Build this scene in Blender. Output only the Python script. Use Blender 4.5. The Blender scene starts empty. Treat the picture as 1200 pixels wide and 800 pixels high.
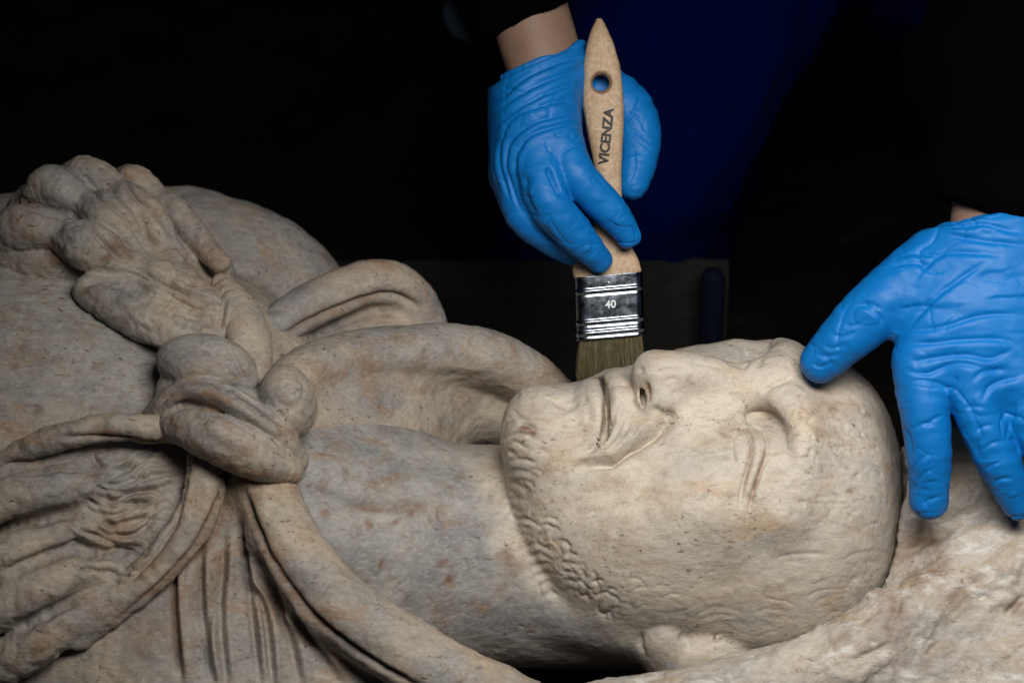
import bpy, math, random, time
import numpy as np
from mathutils import Vector, Matrix

random.seed(7)
rng = np.random.default_rng(7)
T0 = time.time()
scene = bpy.context.scene
COL = scene.collection

# ------------------------------------------------------------------ camera
# Modelling space: x right, y up, z towards the viewer, 1 unit = 0.5 mm, tilted 32 degrees
# against the world (the photographer looks down on the statue).  to_world() turns it upright.
S = 0.0005
D = 3400.0
TH = math.radians(32)
RIGHT = np.array([1.0, 0, 0])
UP = np.array([0, math.sin(TH), math.cos(TH)])
BACK = np.array([0, -math.cos(TH), math.sin(TH)])
ORG = np.array([0, 0, 0.30])

def to_world(V):
    V = np.atleast_2d(np.asarray(V, dtype=np.float64))
    return ORG + S * (V[:, 0:1] * RIGHT + V[:, 1:2] * UP + V[:, 2:3] * BACK)

def from_world(W):
    q = (np.atleast_2d(np.asarray(W, dtype=np.float64)) - ORG) / S
    return np.stack([q @ RIGHT, q @ UP, q @ BACK], 1)

def P(px, py, h=0.0):
    k = (D - h) / D
    return np.array([(px - 600) * k, (400 - py) * k, h])

cam_d = bpy.data.cameras.new('camera')
cam = bpy.data.objects.new('camera', cam_d)
COL.objects.link(cam)
cam.location = to_world([0, 0, D])[0]
cam.rotation_euler = (math.pi / 2 - TH, 0, 0)
cam_d.sensor_width = 36
cam_d.lens = 36 * D / 1200
cam_d.clip_start = 0.05
cam_d.clip_end = 60
cam_d.dof.use_dof = True
cam_d.dof.focus_distance = (D - 25) * S
cam_d.dof.aperture_fstop = 8.0
scene.camera = cam

# ------------------------------------------------------------------ world, lamps, exposure
w = bpy.data.worlds.new('World')
scene.world = w
w.use_nodes = True
bg = w.node_tree.nodes['Background']
bg.inputs[0].default_value = (0.42, 0.64, 1.0, 1)
bg.inputs[1].default_value = 0.011

def area(name, pos, target, size, power, color, spread=180):
    l = bpy.data.lights.new(name, 'AREA')
    l.shape = 'RECTANGLE'
    l.size, l.size_y = size
    l.energy = power
    l.color = color
    l.spread = math.radians(spread)
    o = bpy.data.objects.new(name, l)
    COL.objects.link(o)
    a = Vector(to_world(pos)[0]); b = Vector(to_world(target)[0])
    o.location = a
    o.rotation_euler = (b - a).to_track_quat('-Z', 'Y').to_euler()
    return o

# a soft key light of unseen source close above the statue on the photographer's side, and a little cool fill added from overhead
area('key_light', (440, 600, 1520), (520, -300, 0), (0.55, 0.26), 3.3, (1.0, 0.955, 0.885), 104)
area('overhead_fill', (300, 2400, 600), (0, 0, -100), (0.9, 0.6), 0.14, (0.62, 0.80, 1.0), 120)

scene.view_settings.view_transform = 'Standard'
scene.view_settings.look = 'None'
scene.view_settings.exposure = 0
scene.view_settings.gamma = 1
scene.render.engine = 'CYCLES'
scene.cycles.use_denoising = True
scene.cycles.max_bounces = 6
scene.cycles.diffuse_bounces = 2

# ------------------------------------------------------------------ distance-field toolkit
F = np.float32

def smin(a, b, k):
    if k <= 0:
        return np.minimum(a, b)
    h = np.clip(0.5 + 0.5 * (b - a) / k, 0, 1)
    return b * (1 - h) + a * h - k * h * (1 - h)

class Prim:
    def __init__(self, fn, lo, hi):
        self.fn, self.lo, self.hi = fn, np.asarray(lo, F), np.asarray(hi, F)

def rot_axes(rz=0.0, rx=0.0, ry=0.0):
    m = Matrix.Rotation(math.radians(rz), 3, 'Z') @ Matrix.Rotation(math.radians(rx), 3, 'X') @ Matrix.Rotation(math.radians(ry), 3, 'Y')
    return np.array(m.transposed(), dtype=F)        # rows are the local axes

def ell(c, r, M=None):
    c = np.asarray(c, F); r = np.asarray(r, F)
    if M is None:
        ext = r
    else:
        M = np.asarray(M, F)
        ext = np.sqrt(((M * r[:, None]) ** 2).sum(0))
    def fn(X):
        q = X - c
        if M is not None:
            q = q @ M.T
        k0 = np.sqrt(((q / r) ** 2).sum(1))
        k1 = np.sqrt(((q / (r * r)) ** 2).sum(1)) + 1e-9
        return k0 * (k0 - 1) / k1
    return Prim(fn, c - ext, c + ext)

def catmull(pts, n):
    pts = np.asarray(pts, dtype=np.float64)
    if len(pts) == 2 or n <= 1:
        if n <= 1:
            return pts
        t = np.linspace(0, 1, n + 1)[:, None]
        return pts[0] * (1 - t) + pts[1] * t
    e = np.vstack([2 * pts[0] - pts[1], pts, 2 * pts[-1] - pts[-2]])
    out = []
    for i in range(len(pts) - 1):
        p0, p1, p2, p3 = e[i:i + 4]
        for t in np.arange(n) / n:
            out.append(0.5 * (2 * p1 + (p2 - p0) * t + (2 * p0 - 5 * p1 + 4 * p2 - p3) * t * t + (3 * p1 - p0 - 3 * p2 + p3) * t ** 3))
    out.append(pts[-1])
    return np.array(out)

def tube_xyz(pts, flat=None, n=4):
    """chain of tapered capsules; pts rows x,y,z,r; flat=(axis, squeeze)"""
    q = catmull(pts, n).astype(F)
    c, r = q[:, :3], np.maximum(q[:, 3], 1.0)
    rm = r.max()
    def fn(X):
        best = np.full(len(X), 1e9, F)
        for i in range(len(c) - 1):
            a, b = c[i], c[i + 1]
            ab = b - a
            t = np.clip(((X - a) @ ab) / (ab @ ab + 1e-9), 0, 1)
            v = X - (a + t[:, None] * ab)
            rr = r[i] + (r[i + 1] - r[i]) * t
            if flat is None:
                d = np.sqrt((v * v).sum(1)) - rr
            else:
                ax, s = np.asarray(flat[0], F), flat[1]
                ax = ax / np.linalg.norm(ax)
                vn = v @ ax
                tt = (v * v).sum(1) - vn * vn
                k0 = np.sqrt(np.maximum(tt + (vn / s) ** 2, 0)) + 1e-6
                k1 = np.sqrt(np.maximum(tt + (vn / (s * s)) ** 2, 0)) + 1e-6
                d = k0 * (k0 - rr) / k1
            best = np.minimum(best, d)
        return best
    return Prim(fn, c.min(0) - rm, c.max(0) + rm)

def tube(pts, flat=None, n=4):
    out = []
    for px, py, h, r in pts:
        p = P(px, py, h)
        out.append([p[0], p[1], p[2], r * (D - h) / D])
    return tube_xyz(out, flat, n)

def halfspace(point, normal):
    p = np.asarray(point, F); nn = np.asarray(normal, F); nn = nn / np.linalg.norm(nn)
    return Prim(lambda X: (X - p) @ nn, [-1e5] * 3, [1e5] * 3)

class Shape:
    def __init__(self):
        self.ops = []
    def add(self, p, k=8.0):
        self.ops.append(('a', p, k)); return self
    def sub(self, p, k=6.0):
        self.ops.append(('s', p, k)); return self
    def cut(self, p, k=4.0):
        self.ops.append(('i', p, k)); return self
    def __call__(self, X):
        X = np.asarray(X, F)
        d = np.full(len(X), 1e3, F)
        for op, p, k in self.ops:
            if op == 'i':
                d = -smin(-d, -p.fn(X), k); continue
            bd = np.sqrt((np.maximum(np.maximum(p.lo - X, X - p.hi), 0) ** 2).sum(1))
            m = np.nonzero(bd < (d + k + 30 if op == 'a' else k - d + 30))[0]
            if len(m) == 0:
                continue
            v = p.fn(X[m])
            d[m] = smin(d[m], v, k) if op == 'a' else -smin(-d[m], v, k)
        return d

from concurrent.futures import ThreadPoolExecutor
POOL = ThreadPoolExecutor(4)

def peval(shape, X, step=40000):
    if len(X) <= step:
        return shape(X)
    return np.concatenate(list(POOL.map(lambda i: shape(X[i:i + step]), range(0, len(X), step))))

def surface_net(shape, lo, hi, cell):
    lo = np.asarray(lo, np.float64); hi = np.asarray(hi, np.float64)
    B, C = 16, 4
    nb = np.ceil((hi - lo) / (cell * B)).astype(int)
    n = nb * B
    gi = np.stack(np.meshgrid(*[np.arange(k) for k in nb], indexing='ij'), -1).reshape(-1, 3)
    dc = peval(shape, lo + (gi * B + (B - 1) / 2) * cell)
    d = np.repeat(np.repeat(np.repeat(np.where(dc < 0, -50, 50).astype(F).reshape(nb), B, 0), B, 1), B, 2)
    act = gi[np.abs(dc) < 1.45 * B * cell * 0.87 + cell]
    off = np.stack(np.meshgrid(*[np.arange(B // C)] * 3, indexing='ij'), -1).reshape(-1, 3)
    sub = (act[:, None, :] * (B // C) + off[None]).reshape(-1, 3)
    dc = peval(shape, lo + (sub * C + (C - 1) / 2) * cell)
    off = np.stack(np.meshgrid(*[np.arange(C)] * 3, indexing='ij'), -1).reshape(-1, 3)
    near = np.abs(dc) < 1.5 * C * cell * 0.87 + cell
    for sel, fill in ((sub[~near & (dc < 0)], -50), (sub[~near & (dc >= 0)], 50)):
        idx = (sel[:, None, :] * C + off[None]).reshape(-1, 3)
        d[idx[:, 0], idx[:, 1], idx[:, 2]] = fill
    idx = (sub[near][:, None, :] * C + off[None]).reshape(-1, 3)
    d[idx[:, 0], idx[:, 1], idx[:, 2]] = peval(shape, lo + idx * cell)
    # close the volume at the border of the box
    for ax in range(3):
        sl = [slice(None)] * 3
        sl[ax] = 0; d[tuple(sl)] = np.maximum(d[tuple(sl)], 0.5)
        sl[ax] = -1; d[tuple(sl)] = np.maximum(d[tuple(sl)], 0.5)
    ins = d < 0
    cnt = np.zeros(np.array(n) - 1, np.int8)
    for a in (0, 1):
        for b in (0, 1):
            for c in (0, 1):
                cnt += ins[a:n[0] - 1 + a, b:n[1] - 1 + b, c:n[2] - 1 + c]
    cells = np.argwhere((cnt > 0) & (cnt < 8))
    index = np.full(np.array(n) - 1, -1, np.int32)
    index[cells[:, 0], cells[:, 1], cells[:, 2]] = np.arange(len(cells))
    acc = np.zeros((len(cells), 3)); num = np.zeros(len(cells))
    corners = [(a, b, c) for a in (0, 1) for b in (0, 1) for c in (0, 1)]
    val = {k: d[cells[:, 0] + k[0], cells[:, 1] + k[1], cells[:, 2] + k[2]].astype(np.float64) for k in corners}
    for k in corners:
        for ax in range(3):
            if k[ax] == 0:
                k2 = list(k); k2[ax] = 1; k2 = tuple(k2)
                m = (val[k] < 0) != (val[k2] < 0)
                t = val[k] / np.where(m, val[k] - val[k2], 1)
                p = np.array(k, float)[None] + np.zeros((len(cells), 3))
                p[:, ax] += t
                acc[m] += p[m]; num[m] += 1
    V = lo + (cells + acc / num[:, None]) * cell
    quads = []
    for ax in range(3):
        o1, o2 = (ax + 1) % 3, (ax + 2) % 3
        sa = [slice(0, n[i]) for i in range(3)]; sb = list(sa)
        sa[ax] = slice(0, n[ax] - 1); sb[ax] = slice(1, n[ax])
        A, Bq = ins[tuple(sa)], ins[tuple(sb)]
        e = np.argwhere(A != Bq)
        ok = (e[:, o1] > 0) & (e[:, o2] > 0) & (e[:, o1] < n[o1] - 1) & (e[:, o2] < n[o2] - 1)
        e = e[ok]
        flip = A[e[:, 0], e[:, 1], e[:, 2]]
        def cid(d1, d2):
            q = e.copy(); q[:, o1] -= d1; q[:, o2] -= d2
            return index[q[:, 0], q[:, 1], q[:, 2]]
        q = np.stack([cid(1, 1), cid(0, 1), cid(0, 0), cid(1, 0)], 1)
        q[~flip] = q[~flip][:, ::-1]
        quads.append(q)
    Q = np.vstack(quads)
    Q = Q[(Q >= 0).all(1)]
    # pull the vertices onto the true surface
    eps = cell * 0.5
    for _ in range(1):
        d0 = peval(shape, V).astype(np.float64)
        g = np.stack([peval(shape, V + np.eye(3)[i] * eps) - d0 for i in range(3)], 1) / eps
        gl = np.sqrt((g * g).sum(1)) + 1e-6
        step = np.clip(d0 / gl, -0.6 * cell, 0.6 * cell)
        inner = ((V > lo + 1.5 * cell) & (V < lo + (n - 2.5) * cell)).all(1)
        V = V - np.where(inner, step, 0)[:, None] * g / gl[:, None]
    return V, Q

def normals(V, Q):
    fn = np.cross(V[Q[:, 2]] - V[Q[:, 0]], V[Q[:, 3]] - V[Q[:, 1]])
    N = np.zeros_like(V)
    for i in range(4):
        for a in range(3):
            N[:, a] += np.bincount(Q[:, i], fn[:, a], len(V))
    return N / (np.sqrt((N * N).sum(1))[:, None] + 1e-12)

def hash3(ix, iy, iz, seed):
    h = (ix.astype(np.int64) * 374761393 + iy.astype(np.int64) * 668265263 + iz.astype(np.int64) * 2147483647 + seed * 144665) & 0xffffffff
    h = ((h ^ (h >> 13)) * 1274126177) & 0xffffffff
    h = ((h ^ (h >> 15)) * 2246822519) & 0xffffffff
    return ((h ^ (h >> 16)) & 0xffff).astype(np.float64) / 65535.0

def noise(X, size, seed=0):
    q = np.asarray(X, np.float64) / size
    i = np.floor(q).astype(np.int64); f = q - i
    u = f * f * f * (f * (f * 6 - 15) + 10)
    r = 0
    for a in (0, 1):
        for b in (0, 1):
            for c in (0, 1):
                wgt = (u[:, 0] if a else 1 - u[:, 0]) * (u[:, 1] if b else 1 - u[:, 1]) * (u[:, 2] if c else 1 - u[:, 2])
                r = r + wgt * hash3(i[:, 0] + a, i[:, 1] + b, i[:, 2] + c, seed)
    return r * 2 - 1

def fbm(X, size, octv=4, seed=0, gain=0.5):
    r, a = 0, 1.0
    for o in range(octv):
        r = r + a * noise(X, size / 2 ** o, seed + o * 17)
        a *= gain
    return r

class Relief:
    """carved lines and ridges on a base surface: the lines are laid on the surface first, then cut into it in 3D"""
    def __init__(self, V, N):
        self.V, self.N = V, N
        k = D / (D - V[:, 2])
        self.px = 600 + V[:, 0] * k
        self.py = 400 - V[:, 1] * k
        self.g = 3.0
        self.x0, self.y0 = self.px.min() - 30, self.py.min() - 30
        nx = int((self.px.max() - self.x0 + 30) / self.g) + 2
        ny = int((self.py.max() - self.y0 + 30) / self.g) + 2
        z = np.full(nx * ny, -1e9)
        ii = ((self.px - self.x0) / self.g).astype(int) * ny + ((self.py - self.y0) / self.g).astype(int)
        np.maximum.at(z, ii, V[:, 2])
        self.z = z.reshape(nx, ny)
        self.disp = np.zeros(len(V))
        order = np.argsort(V[:, 0])
        self.order, self.xs = order, V[order, 0]
    def lay(self, pts, spacing):
        pts = np.asarray(pts, float)
        q = catmull(pts, 12) if len(pts) > 1 else pts
        L = np.concatenate([[0], np.cumsum(np.sqrt(((q[1:] - q[:-1]) ** 2).sum(1)))])
        m = max(2, int(L[-1] / spacing) + 1)
        s = np.linspace(0, L[-1], m)
        q = np.stack([np.interp(s, L, q[:, 0]), np.interp(s, L, q[:, 1])], 1)
        out, last = [], None
        for x, y in q:
            i = int((x - self.x0) / self.g); j = int((y - self.y0) / self.g)
            if i < 0 or j < 0 or i >= self.z.shape[0] or j >= self.z.shape[1]:
                out.append(None); continue
            h = self.z[max(i - 1, 0):i + 2, max(j - 1, 0):j + 2].max()
            out.append(None if h < -1e8 else P(x, y, h))
        ts = [t for t, o in enumerate(out) if o is not None]
        if not ts:
            return None, None
        C = np.array([out[t] for t in ts])
        if len(C) > 4:                                   # even out the depth along the line
            hz = np.pad(C[:, 2], 2, mode='edge')
            hz = (hz[:-4] + 2 * hz[1:-3] + 3 * hz[2:-2] + 2 * hz[3:-1] + hz[4:]) / 9
            k = (D - hz) / (D - C[:, 2])
            C = np.stack([C[:, 0] * k, C[:, 1] * k, hz], 1)
        return C, np.array(ts) / max(1, m - 1)
    def field(self, pts, w, taper=0.25):
        sp = max(0.9, min(0.3 * w, 3.0))
        C, t = self.lay(pts, sp)
        if C is None:
            return None, None
        a = np.searchsorted(self.xs, C[:, 0].min() - 3 * w)
        b = np.searchsorted(self.xs, C[:, 0].max() + 3 * w)
        m = self.order[a:b]
        X = self.V[m]
        z0 = 4 * w + 10
        ok = (X[:, 1] > C[:, 1].min() - 3 * w) & (X[:, 1] < C[:, 1].max() + 3 * w) & (X[:, 2] > C[:, 2].min() - z0) & (X[:, 2] < C[:, 2].max() + z0) & (self.N[m, 2] > -0.05)
        m, X = m[ok], X[ok]
        if len(m) == 0:
            return None, None
        best = np.full(len(m), 1e9); bi = np.zeros(len(m), int)
        for i in range(len(C)):
            e = X - C[i]
            dd = e[:, 0] ** 2 + e[:, 1] ** 2 + (0.3 * e[:, 2]) ** 2
            dd[np.abs(e[:, 2]) > z0] = 1e9
            k = dd < best
            best[k] = dd[k]; bi[k] = i
        f = np.exp(-best / (w * w))
        if taper > 0:
            if len(C) > 1:
                T = np.gradient(C, axis=0)
                T /= np.sqrt((T * T).sum(1))[:, None] + 1e-9
                so = np.clip(((X - C[bi]) * T[bi]).sum(1), -sp, sp)
                dt = (t[-1] - t[0]) / (np.sqrt(((C[1:] - C[:-1]) ** 2).sum(1)).sum() + 1e-9)
                tt = np.clip(t[bi] + so * dt, 0, 1)
            else:
                tt = t[bi]
            f = f * np.clip(np.minimum(tt, 1 - tt) / taper + 0.08, 0, 1)
        return m, f
    def stroke(self, pts, w, amp, taper=0.25):
        m, f = self.field(pts, w, taper)
        if m is not None:
            self.disp[m] += amp * f
    def groove_ridge(self, pts, w, amp, side=(1, 0), taper=0.25):
        """a cut with a raised lip on one side, the way folds and locks are carved"""
        self.stroke(pts, w, -amp, taper)
        q = np.asarray(pts, float) + np.asarray(side, float) * w * 1.6
        self.stroke(q, w * 1.2, amp * 0.7, taper)
    def fan(self, g0, g1, n, w, amp, jit=1.5, wave=0.0, taper=0.3):
        """locks between two guide lines"""
        a = catmull(g0, 6); b = catmull(g1, 6)
        m = min(len(a), len(b))
        a = a[np.linspace(0, len(a) - 1, 9).astype(int)]; b = b[np.linspace(0, len(b) - 1, 9).astype(int)]
        for i in range(n):
            t = (i + random.uniform(-0.25, 0.25)) / max(1, n - 1)
            q = a * (1 - t) + b * t
            ph = random.uniform(0, 6.28)
            tang = q[-1] - q[0]; L = np.linalg.norm(tang) + 1e-6
            nrm = np.array([-tang[1], tang[0]]) / L
            s = np.linspace(0, 1, 9)
            q = q + nrm[None] * (wave * np.sin(s * 7 + ph))[:, None] + rng.normal(0, jit, q.shape)
            s0 = random.choice([0, 0, 1]); s1 = random.choice([9, 9, 8])
            self.stroke(q[s0:s1], w * random.uniform(0.8, 1.25), amp * random.uniform(0.6, 1.25), taper)

def creases(V, size, stretch, amp, width, seed):
    X = V * np.asarray(stretch)
    X = X + size * 0.35 * np.stack([noise(V, size, seed + 1), noise(V, size, seed + 2), noise(V, size, seed + 3)], 1)
    n = noise(X, size, seed)
    mask = np.clip(noise(V, size * 1.3, seed + 9) * 1.6 + 0.3, 0, 1)
    line = np.exp(-np.abs(n) / width)                    # sharp valley, slack rubber beside it
    return amp * mask * (0.35 * np.tanh(n / (3 * width)) - line)

# ------------------------------------------------------------------ mesh objects
def link_mesh(name, V, Q, mat, parent=None, world=False, attr=None, smooth=True):
    me = bpy.data.meshes.new(name)
    W = np.asarray(V, np.float64) if world else to_world(V)
    Q = np.asarray(Q)
    me.vertices.add(len(W)); me.vertices.foreach_set('co', W.astype(F).ravel())
    k = Q.shape[1]
    me.loops.add(Q.size); me.loops.foreach_set('vertex_index', Q.astype(np.int32).ravel())
    me.polygons.add(len(Q))
    me.polygons.foreach_set('loop_start', np.arange(0, Q.size, k, dtype=np.int32))
    me.polygons.foreach_set('loop_total', np.full(len(Q), k, np.int32))
    me.polygons.foreach_set('use_smooth', np.full(len(Q), smooth))
    me.update(calc_edges=True); me.validate()
    if attr:
        for nm, arr in attr.items():
            a = me.attributes.new(nm, 'FLOAT', 'POINT')
            a.data.foreach_set('value', np.asarray(arr, F))
    o = bpy.data.objects.new(name, me)
    COL.objects.link(o)
    if mat:
        me.materials.append(mat)
    if parent is not None:
        o.parent = parent
        o.matrix_parent_inverse = Matrix.Translation(parent.location).inverted()
    return o

def empty(name, loc, label, cat, group=None):
    o = bpy.data.objects.new(name, None)
    o.location = loc
    o.empty_display_size = 0.05
    COL.objects.link(o)
    o['label'] = label; o['category'] = cat
    if group:
        o['group'] = group
    return o

def build(name, shape, lo, hi, cell, mat, parent, carve=None, rough=0.0, rsize=14, seed=1, grey=None):
    lo = np.asarray(lo, float); hi = np.asarray(hi, float)
    V, Q = surface_net(shape, lo, hi, cell)
    N = normals(V, Q)
    R = Relief(V, N)
    attr = {'rust': np.zeros(len(V)), 'grey': np.zeros(len(V))}
    if grey is not None:                                 # where the grey crust has stayed on
        attr['grey'][:] = np.clip(grey + 0.9 * fbm(V, 75, 4, seed + 500), 0, 1)
    if carve:
        carve(R, attr)
    if rough:
        R.disp += rough * fbm(V, rsize, 4, seed, 0.55)
    V2 = V + N * R.disp[:, None]
    used = np.zeros(len(V2), bool); used[Q.ravel()] = True
    o = link_mesh(name, V2, Q, mat, parent, attr=attr)
    print('%-22s %7d verts  %5.1f s' % (name, len(V2), time.time() - T0))
    return o

def rust(R, attr, pts, w, amp):
    m, f = R.field(pts, w * 1.15, 0.2)
    if m is not None:
        attr['rust'][m] = np.maximum(attr['rust'][m], min(1.0, amp * 1.3) * f)

def box_px(x0, x1, y0, y1, h0, h1):
    c = np.array([P(x, y, h) for x in (x0, x1) for y in (y0, y1) for h in (h0, h1)])
    return c.min(0), c.max(0)

# ------------------------------------------------------------------ materials
def mat_new(name):
    m = bpy.data.materials.new(name); m.use_nodes = True
    nt = m.node_tree
    return m, nt, nt.nodes['Principled BSDF']

def nnoise(nt, vec, scale, detail=4, rough=0.55, dist=0.0):
    t = nt.nodes.new('ShaderNodeTexNoise')
    t.inputs['Scale'].default_value = scale; t.inputs['Detail'].default_value = detail
    t.inputs['Roughness'].default_value = rough; t.inputs['Distortion'].default_value = dist
    if vec is not None:
        nt.links.new(vec, t.inputs['Vector'])
    return t.outputs['Fac']

def ramp(nt, fac, stops):
    r = nt.nodes.new('ShaderNodeValToRGB')
    while len(r.color_ramp.elements) < len(stops):
        r.color_ramp.elements.new(0.5)
    for e, (p, c) in zip(r.color_ramp.elements, stops):
        e.position = p; e.color = (c[0], c[1], c[2], 1) if hasattr(c, '__len__') else (c, c, c, 1)
    nt.links.new(fac, r.inputs[0])
    return r.outputs[0]

def mix(nt, fac, a, b, mode='MIX'):
    m = nt.nodes.new('ShaderNodeMix'); m.data_type = 'RGBA'; m.blend_type = mode
    for s, v in ((m.inputs[0], fac), (m.inputs[6], a), (m.inputs[7], b)):
        if hasattr(v, 'links') or hasattr(v, 'is_output'):
            nt.links.new(v, s)
        elif hasattr(v, '__len__'):
            s.default_value = (v[0], v[1], v[2], 1)
        else:
            s.default_value = v
    return m.outputs[2]

def math_node(nt, op, a, b):
    m = nt.nodes.new('ShaderNodeMath'); m.operation = op
    for s, v in ((m.inputs[0], a), (m.inputs[1], b)):
        if hasattr(v, 'is_output'):
            nt.links.new(v, s)
        else:
            s.default_value = v
    return m.outputs[0]

def bump(nt, bsdf, height, strength, dist):
    b = nt.nodes.new('ShaderNodeBump'); b.inputs['Strength'].default_value = strength
    b.inputs['Distance'].default_value = dist
    nt.links.new(height, b.inputs['Height'])
    nt.links.new(b.outputs[0], bsdf.inputs['Normal'])

def objcoord(nt):
    return nt.nodes.new('ShaderNodeTexCoord').outputs['Object']

def marble(name, pale, grey, ochre, rust_amt=0.8, white=0.0, speck=0.75, plow=0.45, bs=0.7):
    m, nt, b = mat_new(name)
    co = objcoord(nt)
    mp = nt.nodes.new('ShaderNodeMapping')
    mp.inputs['Scale'].default_value = (0.55, 1, 1)
    nt.links.new(co, mp.inputs[0]); cs = mp.outputs[0]
    base = mix(nt, ramp(nt, nnoise(nt, cs, 22, 5, 0.6), [(0.38, 0), (0.62, 1)]), grey, pale)
    base = mix(nt, ramp(nt, nnoise(nt, cs, 38, 6, 0.65, 0.6), [(0.50, 0), (0.72, 0.75 * rust_amt)]), base, ochre)
    if white:
        base = mix(nt, ramp(nt, nnoise(nt, cs, 60, 6, 0.7, 0.8), [(0.52, 0), (0.64, white)]), base, (0.68, 0.67, 0.65))
    ga = nt.nodes.new('ShaderNodeAttribute'); ga.attribute_name = 'grey'
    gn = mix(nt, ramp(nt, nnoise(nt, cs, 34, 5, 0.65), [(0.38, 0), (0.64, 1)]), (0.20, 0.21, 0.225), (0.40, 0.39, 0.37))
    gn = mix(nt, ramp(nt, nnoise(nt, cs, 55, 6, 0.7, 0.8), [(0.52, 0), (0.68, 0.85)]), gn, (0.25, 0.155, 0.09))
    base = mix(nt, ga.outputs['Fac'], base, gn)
    # earth rubbed into the grain, and dark lichen pits
    base = mix(nt, ramp(nt, nnoise(nt, cs, 190, 5, 0.7, 0.4), [(0.50, 0), (0.74, 0.55)]), base, (0.20, 0.135, 0.085))
    base = mix(nt, ramp(nt, nnoise(nt, cs, 520, 3, 0.6), [(0.30, 0.22), (0.52, 0), (1.0, 0.0)]), base, (0.74, 0.72, 0.69))
    base = mix(nt, ramp(nt, nnoise(nt, cs, 1500, 2, 0.6), [(0.35, 0.0), (0.7, 0.30)]), base, (0.26, 0.21, 0.16))
    patch = ramp(nt, nnoise(nt, cs, 30, 3), [(plow, 0.0), (plow + 0.17, 1)])
    sp = ramp(nt, nnoise(nt, cs, 330, 4, 0.65, 0.5), [(0.60, 0), (0.66, speck)])
    base = mix(nt, mix(nt, 1.0, sp, patch, 'MULTIPLY'), base, (0.075, 0.045, 0.028))
    at = nt.nodes.new('ShaderNodeAttribute'); at.attribute_name = 'rust'
    brk = ramp(nt, nnoise(nt, cs, 160, 5, 0.7), [(0.30, 0.25), (0.60, 1)])
    base = mix(nt, mix(nt, 1.0, at.outputs['Fac'], brk, 'MULTIPLY'), base, (0.17, 0.075, 0.028))
    nt.links.new(base, b.inputs['Base Color'])
    b.inputs['Roughness'].default_value = 0.55
    b.inputs['Specular IOR Level'].default_value = 0.42
    hgt = math_node(nt, 'ADD', math_node(nt, 'MULTIPLY', nnoise(nt, cs, 900, 4, 0.7), 0.5), nnoise(nt, cs, 260, 5, 0.7))
    bump(nt, b, hgt, bs, 0.0013)
    return m

M_head = marble('weathered_marble', (0.66, 0.585, 0.48), (0.47, 0.44, 0.40), (0.47, 0.30, 0.165), 1.0, bs=0.42)
M_cloak = marble('earth_stained_marble', (0.50, 0.425, 0.33), (0.26, 0.25, 0.245), (0.34, 0.185, 0.085), 1.2, plow=0.38, bs=0.6)
M_rock = marble('broken_white_marble', (0.58, 0.53, 0.46), (0.38, 0.36, 0.34), (0.40, 0.28, 0.165), 1.0, 0.9, 0.6)

def glove_mat():
    m, nt, b = mat_new('blue_nitrile')
    co = objcoord(nt)
    c = mix(nt, nnoise(nt, co, 35, 3), (0.001, 0.135, 0.46), (0.002, 0.18, 0.55))
    nt.links.new(c, b.inputs['Base Color'])
    b.inputs['Roughness'].default_value = 0.5
    b.inputs['Specular IOR Level'].default_value = 0.32
    h = math_node(nt, 'ADD', nnoise(nt, co, 130, 4, 0.6, 1.2), math_node(nt, 'MULTIPLY', nnoise(nt, co, 2600, 2), 0.12))
    bump(nt, b, h, 0.2, 0.001)
    return m
M_glove = glove_mat()

def cloth(name, c0, c1, scale=1500, rough=0.95, bd=0.0006):
    m, nt, b = mat_new(name)
    co = objcoord(nt)
    nt.links.new(mix(nt, nnoise(nt, co, 40, 4), c0, c1), b.inputs['Base Color'])
    b.inputs['Roughness'].default_value = rough
    b.inputs['Specular IOR Level'].default_value = 0.02
    bump(nt, b, nnoise(nt, co, scale, 3), 0.5, bd)
    return m
M_black = cloth('black_fleece', (0.0006, 0.0006, 0.0007), (0.0012, 0.0012, 0.0015))
M_blue = cloth('blue_work_cloth', (0.0003, 0.002, 0.034), (0.0006, 0.004, 0.05))
M_grey = cloth('grey_blue_knit', (0.008, 0.012, 0.02), (0.014, 0.022, 0.034))

m, nt, b = mat_new('skin'); M_skin = m
co = objcoord(nt)
nt.links.new(mix(nt, nnoise(nt, co, 60, 5), (0.19, 0.115, 0.082), (0.27, 0.165, 0.12)), b.inputs['Base Color'])
b.inputs['Roughness'].default_value = 0.55
b.inputs['Subsurface Weight'].default_value = 0.08
b.inputs['Subsurface Radius'].default_value = (0.006, 0.002, 0.001)
bump(nt, b, nnoise(nt, co, 900, 3), 0.25, 0.0006)

def wood():
    m, nt, b = mat_new('pale_beech')
    co = objcoord(nt)
    mp = nt.nodes.new('ShaderNodeMapping')
    mp.inputs['Rotation'].default_value = (-TH, 0, 0)
    nt.links.new(co, mp.inputs[0])
    mp2 = nt.nodes.new('ShaderNodeMapping'); mp2.inputs['Scale'].default_value = (1, 1, 0.06)
    nt.links.new(mp.outputs[0], mp2.inputs[0]); g = mp2.outputs[0]
    c = mix(nt, ramp(nt, nnoise(nt, g, 420, 5, 0.6, 0.4), [(0.35, 0), (0.65, 1)]), (0.40, 0.27, 0.165), (0.56, 0.415, 0.28))
    c = mix(nt, ramp(nt, nnoise(nt, co, 70, 5, 0.7), [(0.5, 0), (0.75, 0.3)]), c, (0.22, 0.13, 0.07))
    at = nt.nodes.new('ShaderNodeAttribute'); at.attribute_name = 'rust'
    c = mix(nt, at.outputs['Fac'], c, (0.17, 0.095, 0.05))
    nt.links.new(c, b.inputs['Base Color'])
    b.inputs['Roughness'].default_value = 0.6
    bump(nt, b, nnoise(nt, g, 700, 4), 0.25, 0.0004)
    return m
M_wood = wood()

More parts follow.
